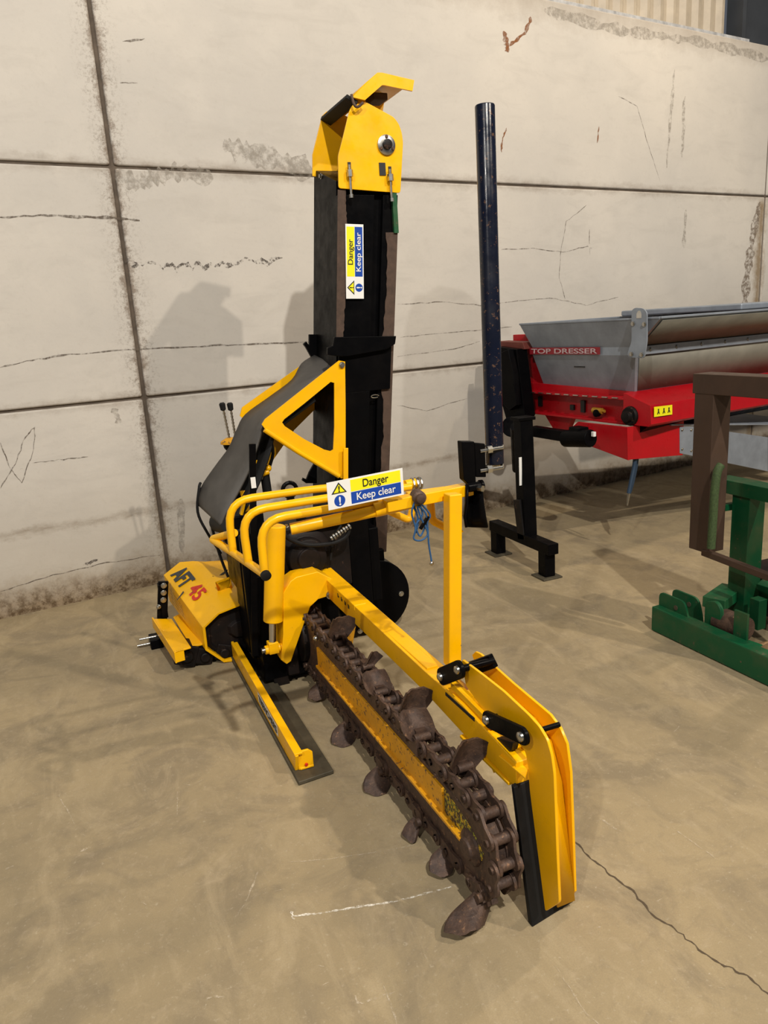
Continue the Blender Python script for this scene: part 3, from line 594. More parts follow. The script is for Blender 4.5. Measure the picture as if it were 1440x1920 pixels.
# hinged top cap
out = av(3.27, [(661, 182), (708, 137), (716, 137), (776, 151)]); inn = av(3.27, [(684, 187), (716, 159), (720, 159), (773, 170)])
m = MB(); m.prism(out + inn[::-1], (0, 0.008, 0)); m.prism([p + V((0, 0.34, 0)) for p in out + inn[::-1]], (0, 0.008, 0))
m.loft([[p, p + VV * 0.35] for p in out], closed=False)
cap = P('top_cap', m, YEL, solid=0.004)
m = MB(); a0, a1 = at_v(3.28, 664, 184), at_v(3.66, 612, 207)
m.beam(a0 + V((-0.01, 0, -0.005)), V((a0.x - 0.01, 3.63, a0.z - 0.005)), 0.055, 0.018, (0.5, 0, 1)); P('rubber_flap', m, RUB, 0.003, cap)
m = MB(); p = at_v(3.265, 668, 192); m.tube([p + V((-0.02, 0, 0.03)), p + V((-0.012, -0.004, -0.01)), p + V((0.005, -0.004, -0.018)), p + V((0.03, 0, 0.0))], 0.006, 8, 4); P('hinge_pin', m, RUST, parent=cap)
m = MB(); p = at_v(3.45, 706, 186); m.box(p, (0.07, 0.10, 0.03)); P('cap_lug', m, BELTE, 0.005, cap)
m = MB(); bolt(m, at_u(uL(2.2) - .001, 603, 330), (-1, 0, 0), 0.010, 0.012); P('side_bolt', m, STEEL, parent=mast)
# cleats on mast side
m = MB(); m.prism(av(3.62, [(578, 627), (592, 627), (592, 672), (582, 670), (572, 652), (567, 645), (572, 640), (578, 648)]), (0, -0.02, 0)); P('side_hook', m, BLK, 0.002, mast); m = MB(); m.prism(av(3.5, [(578, 885), (592, 860), (592, 905), (572, 905), (565, 900), (567, 895), (573, 898)]), (0, -0.02, 0)); P('side_hook', m, BLK, 0.002, mast)
m = MB(); m.prism(av(3.28, [(625, 632), (740, 630), (738, 645), (722, 655), (650, 668), (632, 668), (612, 665), (612, 652), (622, 648)]), (0, -0.02, 0)); P('mast_collar', m, BLK, 0.003, mast)
# foot pulley guard
m = MB(); c = V((1.235, 3.24, 0.195)); m.lathe(c, (0, 1, 0), [(0, 0.17), (0.006, 0.188), (0.30, 0.188), (0.31, 0.17)], 40); m.box((1.20, 3.42, 0.30), (0.22, 0.3, 0.25)); pul = P('foot_pulley_guard', m, BLK, 0.004)
bolts('guard_bolt', [at_v(3.24, x, y) for x, y in ((705, 1115), (752, 1113), (675, 1183))], (0, -1, 0), 0.010, 0.010, STEEL, pul)
m = MB(); m.prism(av(3.10, [(672, 1062), (694, 1058), (696, 1115), (690, 1122), (664, 1108)]), (0, 0.05, 0)); P('yellow_deflector', m, YEL, 0.003)
m = MB(); m.beam((0.985, 3.0, 0.06), (1.01, 2.92, 0.30), 0.05, 0.012); P('chute_brace', m, YELW, 0.002)
# --- side conveyor: belt and triangular cheek plates
nearb = av(3.315, [(640, 692), (600, 712), (540, 755), (497, 790), (487, 822), (478, 850), (464, 888), (444, 928), (424, 962), (414, 985)])
farb = av(3.60, [(590, 667), (566, 683), (548, 713), (506, 745), (461, 778), (445, 806), (430, 840), (405, 874), (378, 915), (374, 948), (392, 982)])
m = MB(); N1, N2 = spline(nearb, 4), spline(farb, 4); m.loft([[a, a.lerp(b, .33), a.lerp(b, .66), b] for a, b in zip(N1, N2)], closed=False); P('side_belt', m, BELT, solid=0.010, label='broad dark grey rubber belt')
# underside return
m = MB(); off = V((0.05, 0, -0.05)); m.loft([[a + off, b + off] for a, b in list(zip(N1, N2))[6:-4]], closed=False); P('belt_return', m, RUB, solid=0.008)
m = MB(); m.tube([farb[-3] + V((-0.0, 0.02, 0.02)), farb[-3] + V((-0.012, 0.0, 0.0)), farb[-2] + V((-0.012, 0.0, -0.03)), farb[-1] + V((-0.015, 0.0, -0.04)), farb[-1] + V((0.04, 0, -0.16))], 0.007, 8, 5); m.tube([farb[-1] + V((0.01, 0, 0)), farb[-1] + V((0.03, 0, -0.15)), farb[-1] + V((0.06, -0.05, -0.3))], 0.007, 8, 4); P('edge_hose', m, RUB)
m = MB(); m.cyl(nearb[-1] + V((0.05, 0.0, 0.0)), farb[-1] + V((0.05, 0, 0.0)), 0.05, 20); P('tail_roller', m, RUB)
m = MB(); m.prism(av(3.45, [(405, 975), (440, 965), (470, 985), (480, 1060), (440, 1052), (415, 1000)]), (0, 0.12, 0)); m.box((0.66, 3.4, 0.52), (0.16, 0.18, 0.34)); P('conveyor_lower_frame', m, BLK, 0.005)
outer = [(636, 676), (647, 678), (648, 760), (648, 840), (648, 897), (640, 897), (620, 884), (560, 846), (500, 808), (491, 796), (497, 786), (560, 736)]
inn_ = [(620, 716), (627, 718), (627, 760), (627, 800), (625, 843), (620, 846), (608, 843), (570, 823), (534, 799), (529, 792), (533, 786), (570, 757)]
m = MB(); m.ringplate(av(3.275, outer), av(3.275, inn_), (0, 0.008, 0)); P('cheek_plate', m, YEL)
m = MB(); m.tube(av(3.272, [(496, 806), (560, 848), (636, 893)]), 0.011, 10); P('cheek_stiffener', m, YEL)
m = MB(); c = at_v(3.27, 641, 684); bolt(m, c, (0, -1, 0), 0.010, 0.010); P('cheek_bolt', m, STEEL)
far_outer = [(566, 684), (600, 690), (598, 760), (552, 806), (500, 880), (488, 872), (520, 810), (548, 765), (552, 745), (500, 775), (462, 790), (450, 780), (454, 764)]
m = MB(); m.prism(av(3.63, far_outer), (0, 0.008, 0)); P('far_cheek_plate', m, YEL)
m = MB(); m.beam(at_v(3.25, 648, 840), at_v(3.25, 648, 960), 0.024, 0.010, (0, 1, 0)); P('cheek_foot', m, YEL, 0.002)
# small parts behind the guard: yellow eye, ram, hoses
m = MB(); m.cyl(at_v(3.4, 495, 880), at_v(3.4, 503, 935), 0.022, 16); m.tube(av(3.42, [(520, 800), (496, 840), (490, 880)]), 0.012, 8, 4); m.tube(av(3.45, [(505, 820), (512, 850), (500, 890)]), 0.008, 8, 4); P('tilt_ram', m, RUB)
m = MB(); m.cyl(at_v(3.38, 482, 892), at_v(3.38, 504, 884), 0.014, 14); m.ball(at_v(3.38, 503, 878), 0.016); m.beam(at_v(3.42, 484, 862), at_v(3.42, 487, 895), 0.02, 0.03); P('ram_eye', m, YEL, 0.002)
m = MB(); m.cyl(at_v(3.39, 489, 898), at_v(3.39, 491, 892), 0.012, 12); P('ram_fitting', m, STEEL)
m = MB(); m.beam(at_v(3.4, 455, 920), at_v(3.4, 468, 985), 0.02, 0.03); m.beam(at_v(3.3, 460, 930), at_v(3.3, 452, 965), 0.03, 0.012); P('yellow_stay', m, YEL, 0.002)
# control levers
lv = at_v(3.9, 432, 832)
m = MB(); m.lathe(lv, (0, 0, 1), [(-0.05, 0.012), (-0.02, 0.035), (0, 0.04), (0.004, 0.02)], 16); m.beam(lv - Z * .03, lv + V((0.10, -0.15, -0.06)), 0.03, 0.03); vb = P('control_valve', m, BLK)
m = MB(); m.lathe(lv + Z * 0.002, (0, 0, 1), [(0, 0.052), (0.012, 0.05), (0.03, 0.02)], 16); P('valve_cap', m, YELW, parent=vb)
for (bx, by), (tx, ty) in (((430, 822), (419, 770)), ((441, 818), (433, 770))):
    b_, t_ = at_v(3.9, bx, by), at_v(3.9, tx, ty)
    m = MB(); m.cyl(b_, t_, 0.0055, 10)
    for i in range(8): m.cyl(b_.lerp(t_, i / 8), b_.lerp(t_, (i + .4) / 8), 0.0075, 8)
    L = P('control_lever', m, STEEL); m = MB(); d = (t_ - b_).normalized(); m.lathe(t_, d, [(0, 0.008), (0.005, 0.014), (0.035, 0.016), (0.042, 0.010)], 14); P('lever_knob', m, RUB, parent=L)
# --- digging boom and chain
m = MB()
m.loft([[(0.772, v_, z0), (0.788, v_, z0), (0.788, v_, z1), (0.772, v_, z1)] for v_, z0, z1 in ((2.74, 0.160, 0.238), (1.62, 0.180, 0.262))]); m.loft([[(0.762, v_, z0), (0.80, v_, z0), (0.80, v_, z0 + 0.010), (0.762, v_, z0 + 0.010)] for v_, z0 in ((2.74, 0.150), (1.47, 0.176))])
boom = P('digging_boom', m, YELW, 0.002)
m = MB(); m.prism([(0.780, v_, z_) for v_, z_ in ((2.95, 0.085), (1.55, 0.085), (1.42, 0.13), (1.40, 0.20), (1.50, 0.27), (2.95, 0.275))], (0.05, 0, 0)); P('boom_web', m, RUST, 0.003, boom)
m = MB(); m.prism([(0.7785, v_, z_) for v_, z_ in ((1.62, 0.185), (1.42, 0.172), (1.41, 0.20), (1.47, 0.235), (1.62, 0.262))], (0.004, 0, 0)); P('flaking_nose_plate', m, FLAKE, 0.001, boom)
m = MB(); c = V((0.768, 1.475, 0.175)); m.lathe(c + U * 0.012, (1, 0, 0), [(0, 0.095), (0.004, 0.10), (0.065, 0.10), (0.069, 0.095)], 28); m.lathe(c + U * 0.012, (-1, 0, 0), [(0, 0.05), (0.008, 0.046), (0.014, 0.03), (0.02, 0.028), (0.024, 0.01)], 20); P('nose_wheel', m, RUST, 0.002, boom)
UC, HW = 0.807, 0.034
vN, vF, zc, rN = 1.475, 2.95, 0.194, 0.119
Lr = vF - vN; per = 2 * Lr + 2 * math.pi * rN; NL = 58; pitch = per / NL
def chainpos(s):
    s %= per
    if s < Lr: return V((UC, vF - s, zc + rN)), V((0, -1, 0)), V((0, 0, 1))
    s -= Lr
    if s < math.pi * rN:
        a = s / rN; return V((UC, vN - rN * math.sin(a), zc + rN * math.cos(a))), V((0, -math.cos(a), -math.sin(a))), V((0, -math.sin(a), math.cos(a)))
    s -= math.pi * rN
    if s < Lr: return V((UC, vN + s, zc - rN)), V((0, 1, 0)), V((0, 0, -1))
    s -= Lr; a = s / rN; return V((UC, vF + rN * math.sin(a), zc - rN * math.cos(a))), V((0, math.cos(a), math.sin(a))), V((0, math.sin(a), -math.cos(a)))
m = MB()
for s_ in (-1, 1):
    r0_ = []
    for i in range(120):
        p, t, o = chainpos(per * i / 120); r0_.append(p + U * s_ * (HW - 0.010) - o * 0.016)
    m.ringplate([p + (p - V((p.x, (vN + vF) / 2, zc))).normalized() * 0 for p in r0_], [p + (V((p.x, min(max(p.y, vN), vF), zc)) - p).normalized() * 0.012 for p in r0_], U * 0.006 * -s_)
chain = P('digging_chain', m, RUST, label='rusty brown roller digging chain')
CO = ORG[chain.name]
def linkmesh(outer):
    mb = MB(); h = 0.024; off = HW if outer else HW - 0.009
    for sg in (-1, 1):
        pts = []
        for i in range(9): a = -math.pi / 2 + math.pi * i / 8; pts.append((pitch / 2 + h * .85 * math.cos(a), h * math.sin(a)))
        pts.append((0, h * .72))
        for i in range(9): a = math.pi / 2 + math.pi * i / 8; pts.append((-pitch / 2 + h * .85 * math.cos(a), h * math.sin(a)))
        pts.append((0, -h * .72))
        mb.prism([(sg * off - .004, x, z) for x, z in pts], (0.008, 0, 0))
    mb.cyl((-HW + .012, pitch / 2, -.003), (HW - .012, pitch / 2, -.003), 0.014, 14)
    mb.cyl((-HW - .010, pitch / 2, 0), (HW + .010, pitch / 2, 0), 0.0095, 12)
    mb.cyl((-HW - .010, -pitch / 2, 0), (HW + .010, -pitch / 2, 0), 0.0095, 12)
    bmesh.ops.recalc_face_normals(mb.b, faces=mb.b.faces); me = bpy.data.meshes.new('chain_link'); mb.b.to_mesh(me); mb.b.free(); me.materials.append(RUST)
    for p in me.polygons: p.use_smooth = True
    me.set_sharp_from_angle(angle=math.radians(35)); return me
LM = [linkmesh(True), linkmesh(False)]
def frame(t, o): x = t.cross(o); return Matrix((x, t, o)).transposed()
for i in range(NL):
    p, t, o = chainpos((i + .5) * pitch); k = bpy.data.objects.new('chain_link', LM[i % 2]); COL.objects.link(k); k.parent = chain; k.location = p - CO
    k.rotation_euler = frame(t, o).to_euler()
def cupmesh(side, wd_, ht, out, lean):
    mb = MB(); R_ = []
    for j in range(9):
        row = []; b = j / 8
        hw_ = wd_ * (0.28 + 0.24 * math.sin(min(b / 0.6, 1) * math.pi / 2)) * (1 if b < .8 else 1 - (b - .8) * .5)
        for i in range(9):
            a = i / 8 * 2 - 1; horn = max(0, -a * side) ** 3 * max(0, b - .6) * .05
            row.append((side * (0.014 + out * b) + a * hw_, 0.010 + 0.026 * a * a * (.4 + b) + lean * b * b, 0.006 + b * ht - 0.006 * b * a * a + horn + 0.003 * math.sin(7 * a + 5 * b)))
        R_.append(row)
    mb.loft([[V(p) for p in r] for r in R_], closed=False)
    mb.loft([[V((p[0], p[1] - 0.009, p[2])) for p in r] for r in R_], closed=False)
    mb.b.verts.ensure_lookup_table(); top = mb.b.verts; n9 = 81
    rim = [j * 9 for j in range(9)] + [72 + i for i in range(1, 9)] + [j * 9 + 8 for j in range(7, -1, -1)] + [i for i in range(7, 0, -1)]
    for a, b in zip(rim, rim[1:] + rim[:1]): mb.face((top[a], top[b], top[b + n9], top[a + n9]))
    mb.box((side * 0.016, -0.002, 0.016), (0.030, 0.036, 0.045)); mb.cyl((side * -0.004, 0.022, 0.022), (side * 0.04, 0.022, 0.022), 0.012, 12)
    mb.box((side * (HW + .004), 0.006, 0.002), (0.010, 0.060, 0.046)); mb.cyl((side * (HW + .006), -0.015, 0.012), (side * (HW + .02), -0.015, 0.012), 0.012, 12)
    bmesh.ops.recalc_face_normals(mb.b, faces=mb.b.faces); me = bpy.data.meshes.new('cutter_cup'); mb.b.to_mesh(me); mb.b.free(); me.materials.append(CUPS)
    for p in me.polygons: p.use_smooth = True
    me.set_sharp_from_angle(angle=math.radians(40)); return me
CUPS = rust_mat(); CUPS.name = 'worn_cutter_steel'
# local x points to -u on the top run and on the bottom run
CM = {'right': cupmesh(-1, 0.104, 0.092, 0.022, 0.010), 'left': cupmesh(1, 0.085, 0.070, 0.016, -0.045), 'low': cupmesh(1, 0.098, 0.066, 0.050, -0.055), 'nose': cupmesh(1, 0.115, 0.066, 0.085, -0.04), 'claw': cupmesh(1, 0.045, 0.060, 0.055, -0.03), 'knuckle': cupmesh(-1, 0.05, 0.07, 0.035, 0.01)}
tv = lambda v: vF - v                       # arc position of a point on the top run
bv = lambda v: Lr + math.pi * rN + (v - vN)  # and on the bottom run
for s_, k_, sc in ((tv(2.60), 'right', 1.0), (tv(2.30), 'knuckle', .9), (tv(2.10), 'left', 1.0), (tv(1.93), 'right', 1.0), (tv(1.79), 'left', 1.1), (tv(1.60), 'right', 1.0), (Lr + 0.86 * math.pi * rN, 'nose', 1.0), (bv(1.62), 'low', .8), (bv(1.78), 'claw', 1.0), (bv(2.07), 'low', 1.0), (bv(2.40), 'low', 1.0), (bv(2.75), 'low', .8)):
    p, t, o = chainpos(s_); k = bpy.data.objects.new('cutter_cup', CM[k_]); COL.objects.link(k); k.parent = chain; k.location = p - CO
    k.rotation_euler = frame(t, o).to_euler(); k.scale = (sc, sc, sc)
m = MB(); m.lathe((0.745, 2.97, 0.20), (1, 0, 0), [(0, 0.07), (0.01, 0.11), (0.10, 0.11), (0.11, 0.07)], 24); m.box((0.80, 3.05, 0.20), (0.16, 0.14, 0.26)); m.box((0.715, 3.02, 0.16), (0.05, 0.20, 0.22)); P('drive_sprocket_case', m, BLKR, 0.006)
m = MB(); m.ball(at_u(0.755, 592, 1197), 0.011); P('grease_nipple', m, STEEL)
m = MB(); m.prism([(0.72, 3.0, 0.0), (0.86, 3.0, 0.0), (0.86, 3.12, 0.0), (0.72, 3.12, 0.0)], (0, 0, 0.10)); m.prism(av(2.95, [(505, 1245), (525, 1225), (540, 1260), (545, 1285), (520, 1300)]), (0, 0.06, 0)); P('boom_foot', m, BLKR, 0.004)
# --- receiver mast pole on the crossbeam end
m = MB(); p0, p1 = at_v(1.93, 928, 870), at_v(1.93, 909, 197)
m.lathe(p0, p1 - p0, [(0, 0.024), (0.003, 0.027), ((p1 - p0).length - 0.003, 0.027), ((p1 - p0).length, 0.0255), ((p1 - p0).length, 0.022), ((p1 - p0).length - 0.05, 0.022)], 28); pole = P('receiver_pole', m, NAVY, label='tall upright blue-black steel tube')
m = MB(); m.prism(av(1.90, [(866, 828), (890, 828), (893, 905), (884, 912), (870, 900)]), (0, 0.03, 0)); m.prism(av(1.90, [(890, 830), (910, 832), (912, 895), (893, 895)]), (0, 0.012, 0)); brk = P('pole_bracket', m, BLK, 0.003)
for y in (842, 879):
    m = MB(); a_, b_ = at_v(1.90, 900, y + 4), at_v(1.90, 942, y - 3); m.cyl(a_, b_, 0.0055, 10); m.cyl(a_ + V((0, 0.05, 0)), b_ + V((0, 0.05, 0)), 0.0055, 10)
    c = at_v(1.90, 917, y + 1); m.cyl(c - U * .008, c + U * .008, 0.012, 6); m.tube([b_, b_ + V((0.012, 0.025, 0.002)), b_ + V((0, 0.05, 0))], 0.0055, 8, 4); P('u_bolt', m, STEEL, parent=brk)
m = MB(); sc_ = []
for (xl, xr, y) in ((868, 893, 905), (867, 897, 940), (863, 901, 965), (866, 905, 985)):
    l_, r_ = at_v(1.92, xl, y), at_v(1.92, xr, y); sc_.append([l_.lerp(r_, i / 8) + V((0, -0.03 + 0.05 * (1 - (i / 4 - 1) ** 2), -0.010 * (1 - (i / 4 - 1) ** 2))) for i in range(9)])
m.loft(sc_, closed=False); P('guide_shoe', m, BLK, solid=0.006)
m = MB(); c = at_v(1.90, 893, 912); m.cyl(c - U * .03, c + U * .012, 0.014, 14); m.cyl(c + U * .012, c + U * .02, 0.018, 14, mi=0); P('beam_end_pin', m, BLK)
m = MB(); c = at_v(1.89, 897, 915); m.cyl(c, c + V((.006, -.016, .0)), 0.010, 6); P('beam_end_bolt', m, STEEL)

# ================================================================== blue cord hanging from the guard
m = MB(); m.tube(av(1.90, [(778, 940), (772, 962), (779, 990), (776, 1010), (790, 1013), (802, 1000), (790, 972), (783, 950), (798, 962), (802, 990), (804, 1020), (808, 1045), (809, 1052)]), 0.0028, 7, 6)
m.tube(av(1.905, [(785, 940), (792, 965), (780, 985), (788, 1005), (800, 980), (806, 965), (790, 945)]), 0.0028, 7, 6); m.tube(av(1.91, [(775, 945), (784, 975), (779, 1000), (783, 970), (775, 950)]), 0.0028, 7, 6)
cord = obj('blue_cord', m, BLUEROPE); tag(cord, 'tangled thin blue cord hanging knotted from the yellow guard crossbeam', 'cord')
m = MB(); m.ball(at_v(1.90, 809, 1056), 0.007); obj('cord_pin', m, STEEL, cord); m = MB(); m.beam(at_v(1.9, 803, 968), at_v(1.9, 788, 992), 0.012, 0.006); obj('cord_clip', m, BLK, cord)

# ================================================================== SPREADER
SP = thing('hopper_spreader', W(3.6, 3.6, 0), 'red and galvanised hopper spreader parked along the back wall, propped on a black stand', 'spreader')
def S(name, mb, mat, bevel=0.0, parent=None, **k): return obj(name, mb, mat, parent or SP, bevel, **k)
s0 = 3.60; tN, tF = 2.96, 4.15; zT = 1.43; sE = 7.9; sb = 3.76; tn, tf = 3.27, 4.08
def ringz(s_a, s_b, ta, tb_, z): return [W(s_a, ta, z), W(s_b, ta, z), W(s_b, tb_, z), W(s_a, tb_, z)]
m = MB(); m.loft([ringz(sb, sE - .1, tn, tf, 0.99), ringz(sb - 0.09, sE, tn - 0.08, tf + 0.02, 1.22), ringz(sb - 0.09, sE, tn - 0.08, tf + 0.02, 1.27), ringz(s0, sE, tN, tF, zT)], caps=False); hop = S('hopper', m, GALV, solid=0.006, smooth=False)
m = MB(); m.loft([[W(sb + .02, tn - 0.006, 0.995), W(sE, tn - 0.006, 0.995)], [W(sb - 0.06, tn - 0.086, 1.215), W(sE, tn - 0.086, 1.215)]], closed=False); S('hopper_lower_skin', m, GALVD, parent=hop, solid=0.003)
m = MB(); m.loft([[W(sb - 0.06, tn - 0.088, 1.272), W(sE, tn - 0.088, 1.272)], [W(s0 + 0.02, tN - 0.006, zT - 0.01), W(sE, tN - 0.006, zT - 0.01)]], closed=False); S('hopper_upper_skin', m, GALVD, parent=hop, solid=0.003)
m = MB(); m.box(W((sb + sE) / 2 - .05, tn - 0.094, 1.245), (sE - sb, 0.012, 0.052), WROT)
S('seam_strip', m, GALV, 0.002, hop)
bolts('seam_bolt', [W(3.78 + i * 0.24, tn - 0.10, 1.248) for i in range(10)], -WN, 0.009, 0.008, STEEL, hop)
m = MB(); m.box(W((s0 + sE) / 2, tN + 0.01, zT + 0.006), (sE - s0, 0.05, 0.012), WROT); m.box(W(s0 + .01, (tN + tF) / 2, zT + .006), (.03, tF - tN, .012), WROT); m.box(W((s0 + sE) / 2, tF, zT + 0.006), (sE - s0, 0.03, 0.012), WROT); S('hopper_rim', m, GALV, 0.002, hop)
m = MB(); m.prism([W(4.55, 3.1, zT + 0.012), W(7.8, 3.1, zT + 0.012), W(7.8, 4.1, zT + 0.012), W(4.55, 4.1, zT + 0.012)], (0, 0, 0.04)); S('load_cover', m, GALV, 0.01, hop)
# lifting eye plate on the near corner
def endp(x, y, s_): 
    d = _ray(x, y); k = (s_ - WS.dot(CAMPOS)) / WS.dot(d); return CAMPOS + d * k
pl = [(1184, 582), (1190, 577), (1206, 578), (1213, 586), (1213, 640), (1208, 672), (1179, 670), (1176, 664), (1184, 640)]
m = MB(); m.prism(filletc([endp(x, y, 3.575) for x, y in pl], 0.02, 3), WS * 0.008); ey = S('lifting_plate', m, GALV, 0.001)
bolts('plate_bolt', [endp(x, y, 3.572) for x, y in ((1187, 607), (1208, 608), (1184, 664), (1203, 665))], -WS, 0.010, 0.010, STEEL, ey)
m = MB(); c = endp(1198, 590, 3.573); m.prism([c + WN * a_ + Z * b_ for a_, b_ in ((-.018, -.02), (.018, -.02), (.018, 0.005), (0.008, .022), (-0.008, .022), (-.018, 0.005))], WS * 0.0008); S('eye_hole', m, plain('pale_wall_seen_through', (0.55, 0.52, 0.46), 0.8), parent=ey)
# end lettering
a_, b_ = endp(993, 655, 3.655), endp(1125, 662, 3.655); xd = -WN
m = MB(); h_ = 0.040; bl = W(3.655, a_.dot(WN), 1.225); wl = (a_ - b_).dot(WN)
m.prism([bl, bl - WN * wl, bl - WN * wl + Z * .046, bl + Z * .046], WS * 0.001); lab = S('red_label_band', m, plain('dark_red_vinyl', (0.28, 0.01, 0.02), 0.4), label='red strip with pale lettering')
text('TOP DRESSER', 0.045, bl - WS * .002 - WN * .02 + Z * .007, -WN, Z, plain('pale_pink_ink', (0.55, 0.40, 0.42), 0.5), lab, fit=wl - .04, bold=0.001)
m = MB(); c = endp(1087, 687, 3.70); m.box(c, (0.006, 0.10, 0.012), WROT); m.box(c + Z * .022 - WN * -.01, (0.006, 0.09, 0.010), WROT); m.box(c + Z * .011, (0.006, 0.03, 0.03), WROT); S('small_black_decal', m, INK)
# red chassis: near side box profile, end plates
prof = [(tn - 0.02, 0.99), (tn - 0.07, 0.97), (tn - 0.21, 0.925), (tn - 0.22, 0.81), (tn - 0.20, 0.795), (tn + 0.0, 0.795), (tn + 0.0, 0.99)]
m = MB(); m.prism([W(3.66, t, z) for t, z in prof], WS * (sE - 3.66)); ch = S('side_rail', m, RED, 0.003)
m = MB(); m.prism([W(3.74, t, z) for t, z in ((tn, 0.99), (4.35, 1.02), (4.35, 0.80), (tn - 0.02, 0.775))], WS * 0.30); m.prism([W(3.66, t, z) for t, z in ((tn, 0.960), (4.30, 0.965), (4.30, 0.950), (tn, 0.945))], WS * 0.10)
m.prism([W(3.69, t, z) for t, z in ((tn, 0.80), (4.30, 0.815), (4.30, 0.80), (tn, 0.785))], WS * 0.08)
m.prism([W(3.76, t, z) for t, z in ((3.80, 0.80), (4.10, 0.80), (4.0, 0.69), (3.86, 0.68))], WS * 0.04); m.prism([W(3.76, t, z) for t, z in ((4.05, 1.0), (4.42, 1.0), (4.42, 1.36), (4.28, 1.36))], WS * 0.05)
S('end_frame', m, RED, 0.003)
m = MB(); m.prism([W(3.60, t, z) for t, z in ((3.18, 0.79), (3.60, 0.79), (3.72, 0.70), (3.60, 0.66), (3.17, 0.585))], WS * 0.02); m.prism([W(3.62, 3.18, z) if i < 2 else W(4.05, 3.12, z) for i, z in enumerate((0.79, 0.585, 0.56, 0.79))], WN * 0.015); S('gusset_plate', m, RED, 0.002)
m = MB()
for t, z, h2 in ((4.10, 0.885, .07), (3.68, 0.875, .08)): m.box(W(3.735, t, z), (0.02, 0.035, h2), WROT)
m.box(W(3.735, 3.78, 0.862), (.02, .035, .035), WROT); S('frame_slot', m, INK)
m = MB()
for i in range(11): m.box(W(3.655, 3.33 + i * .085, 0.958), (0.012, 0.045, 0.006), WROT)
S('hinge_bar', m, STEEL)
c = endp(1182, 780, 3.66)
m = MB(); m.lathe(c, -WS, [(-0.05, 0.055), (0.0, 0.062), (0.02, 0.055), (0.02, 0.035), (0.05, 0.032), (0.052, 0.01)], 22); S('shaft_bearing', m, BLKR, 0.001)
m = MB(); p = endp(1122, 770, 3.70); m.cyl(p + WN * .045, p - WN * .035, 0.020, 16); m.cyl(p - WN * .035, p - WN * .055, 0.010, 10); S('brass_valve', m, plain('yellow_brass', (0.50, 0.27, 0.03), 0.4, 0.3)); m = MB(); m.lathe(p - Z * .015, -WS, [(0, .025), (.025, .025), (.03, .01)], 14); S('valve_wheel', m, BLK)
# warning label
ql = [at_wall(x, y, tn - 0.223) for x, y in ((1226, 782), (1260, 777), (1260, 759), (1226, 763))]
xd = (ql[1] - ql[0]).normalized()
m = MB(); m.prism([p - WN * .002 for p in ql], WN * .001); wl_ = S('warning_label', m, SYEL, label='yellow warning label with black pictograms')
m = MB(); w_ = (ql[1] - ql[0]).length
for f_ in (0.22, 0.52, 0.80):
    c = ql[0] + (ql[1] - ql[0]) * f_ + Z * 0.028 - WN * .003
    m.prism([c + xd * a_ + Z * b_ for a_, b_ in ((-.012, -.014), (-.004, -.014), (0, -.002), (.006, -.014), (.012, -.012), (.004, .006), (.006, .018), (-.006, .018), (-.004, .004))], -WN * .0005)
S('pictogram', m, INK, parent=wl_)
m = MB(); m.prism([W(3.70, tn - 0.17, 0.795), W(sE, tn - 0.17, 0.795), W(sE, tn - 0.10, 0.745), W(3.70, tn - 0.10, 0.745)], WN * 0.10); S('under_rail', m, BLK)
# discharge chute / belt apron to the right
g = [(1275, 800), (1300, 800), (1440, 820), (1440, 884), (1275, 850)]
m = MB(); m.prism([at_wall(x, y, 3.12) for x, y in g], WN * 0.01); m.prism([W(3.93, 3.12, 0.775), W(5.6, 3.12, 0.58), W(5.6, 3.9, 0.62), W(3.93, 3.9, 0.79)], Z * -0.01); 
S('belt_apron', m, GALV, 0.002)
bolts('apron_rivet', [at_wall(x, y, 3.118) for x, y in ((1279, 806), (1296, 806), (1279, 842), (1296, 845))], -WN, .006, .006, STEEL, SP)
# black hitch at the far left
m = MB(); m.prism([endp(x, y, 3.56) for x, y in ((930, 650), (968, 655), (976, 720), (984, 780), (975, 800), (950, 790), (940, 755), (930, 720))], WS * 0.10); m.cyl(endp(960, 800, 3.5), endp(960, 800, 3.6), 0.075, 22)
m.prism([endp(x, y, 3.50) for x, y in ((932, 665), (952, 655), (962, 700), (968, 760), (955, 770), (936, 750))], WS * 0.05); S('hitch_frame', m, BLK, 0.004)
m = MB(); m.prism([endp(x, y, 3.62) for x, y in ((930, 640), (980, 642), (984, 655), (945, 660), (930, 672))], WS * 0.12); S('hitch_top_plate', m, plain('dark_red_primer', (0.16, 0.03, 0.02), 0.6), 0.003)
m = MB(); a_ = endp(1000, 808, 3.45); b_ = endp(1110, 825, 3.45); m.beam(a_, b_, 0.06, 0.07); m.cyl(endp(1060, 822, 3.40), endp(1108, 822, 3.40), 0.055, 18); m.box(endp(1085, 812, 3.42), (.08, .10, .08)); S('drive_motor', m, BLK, 0.006)
m = MB(); m.box(endp(1113, 814, 3.40), (.02, .025, .03)); S('motor_plug', m, WHT, 0.003)
m = MB(); m.cyl(endp(965, 800, 3.25), endp(968, 880, 3.6), 0.03, 14); S('hitch_strut', m, BLK)
m = MB(); m.tube([at_wall(x, y, 3.2) for x, y in ((1192, 835), (1190, 870), (1184, 900), (1179, 925))], 0.014, 12, 5); m.tube([at_wall(x, y, 3.22) for x, y in ((1197, 838), (1194, 870), (1188, 900), (1182, 922))], 0.009, 10, 5); hs = S('hanging_hose', m, plain('dark_blue_hose', (0.015, 0.04, 0.08), 0.5)); m = MB(); m.cyl(at_wall(1179, 925, 3.2), at_wall(1176, 948, 3.2), 0.010, 12, 0.005); S('hose_end', m, STEEL, parent=hs)
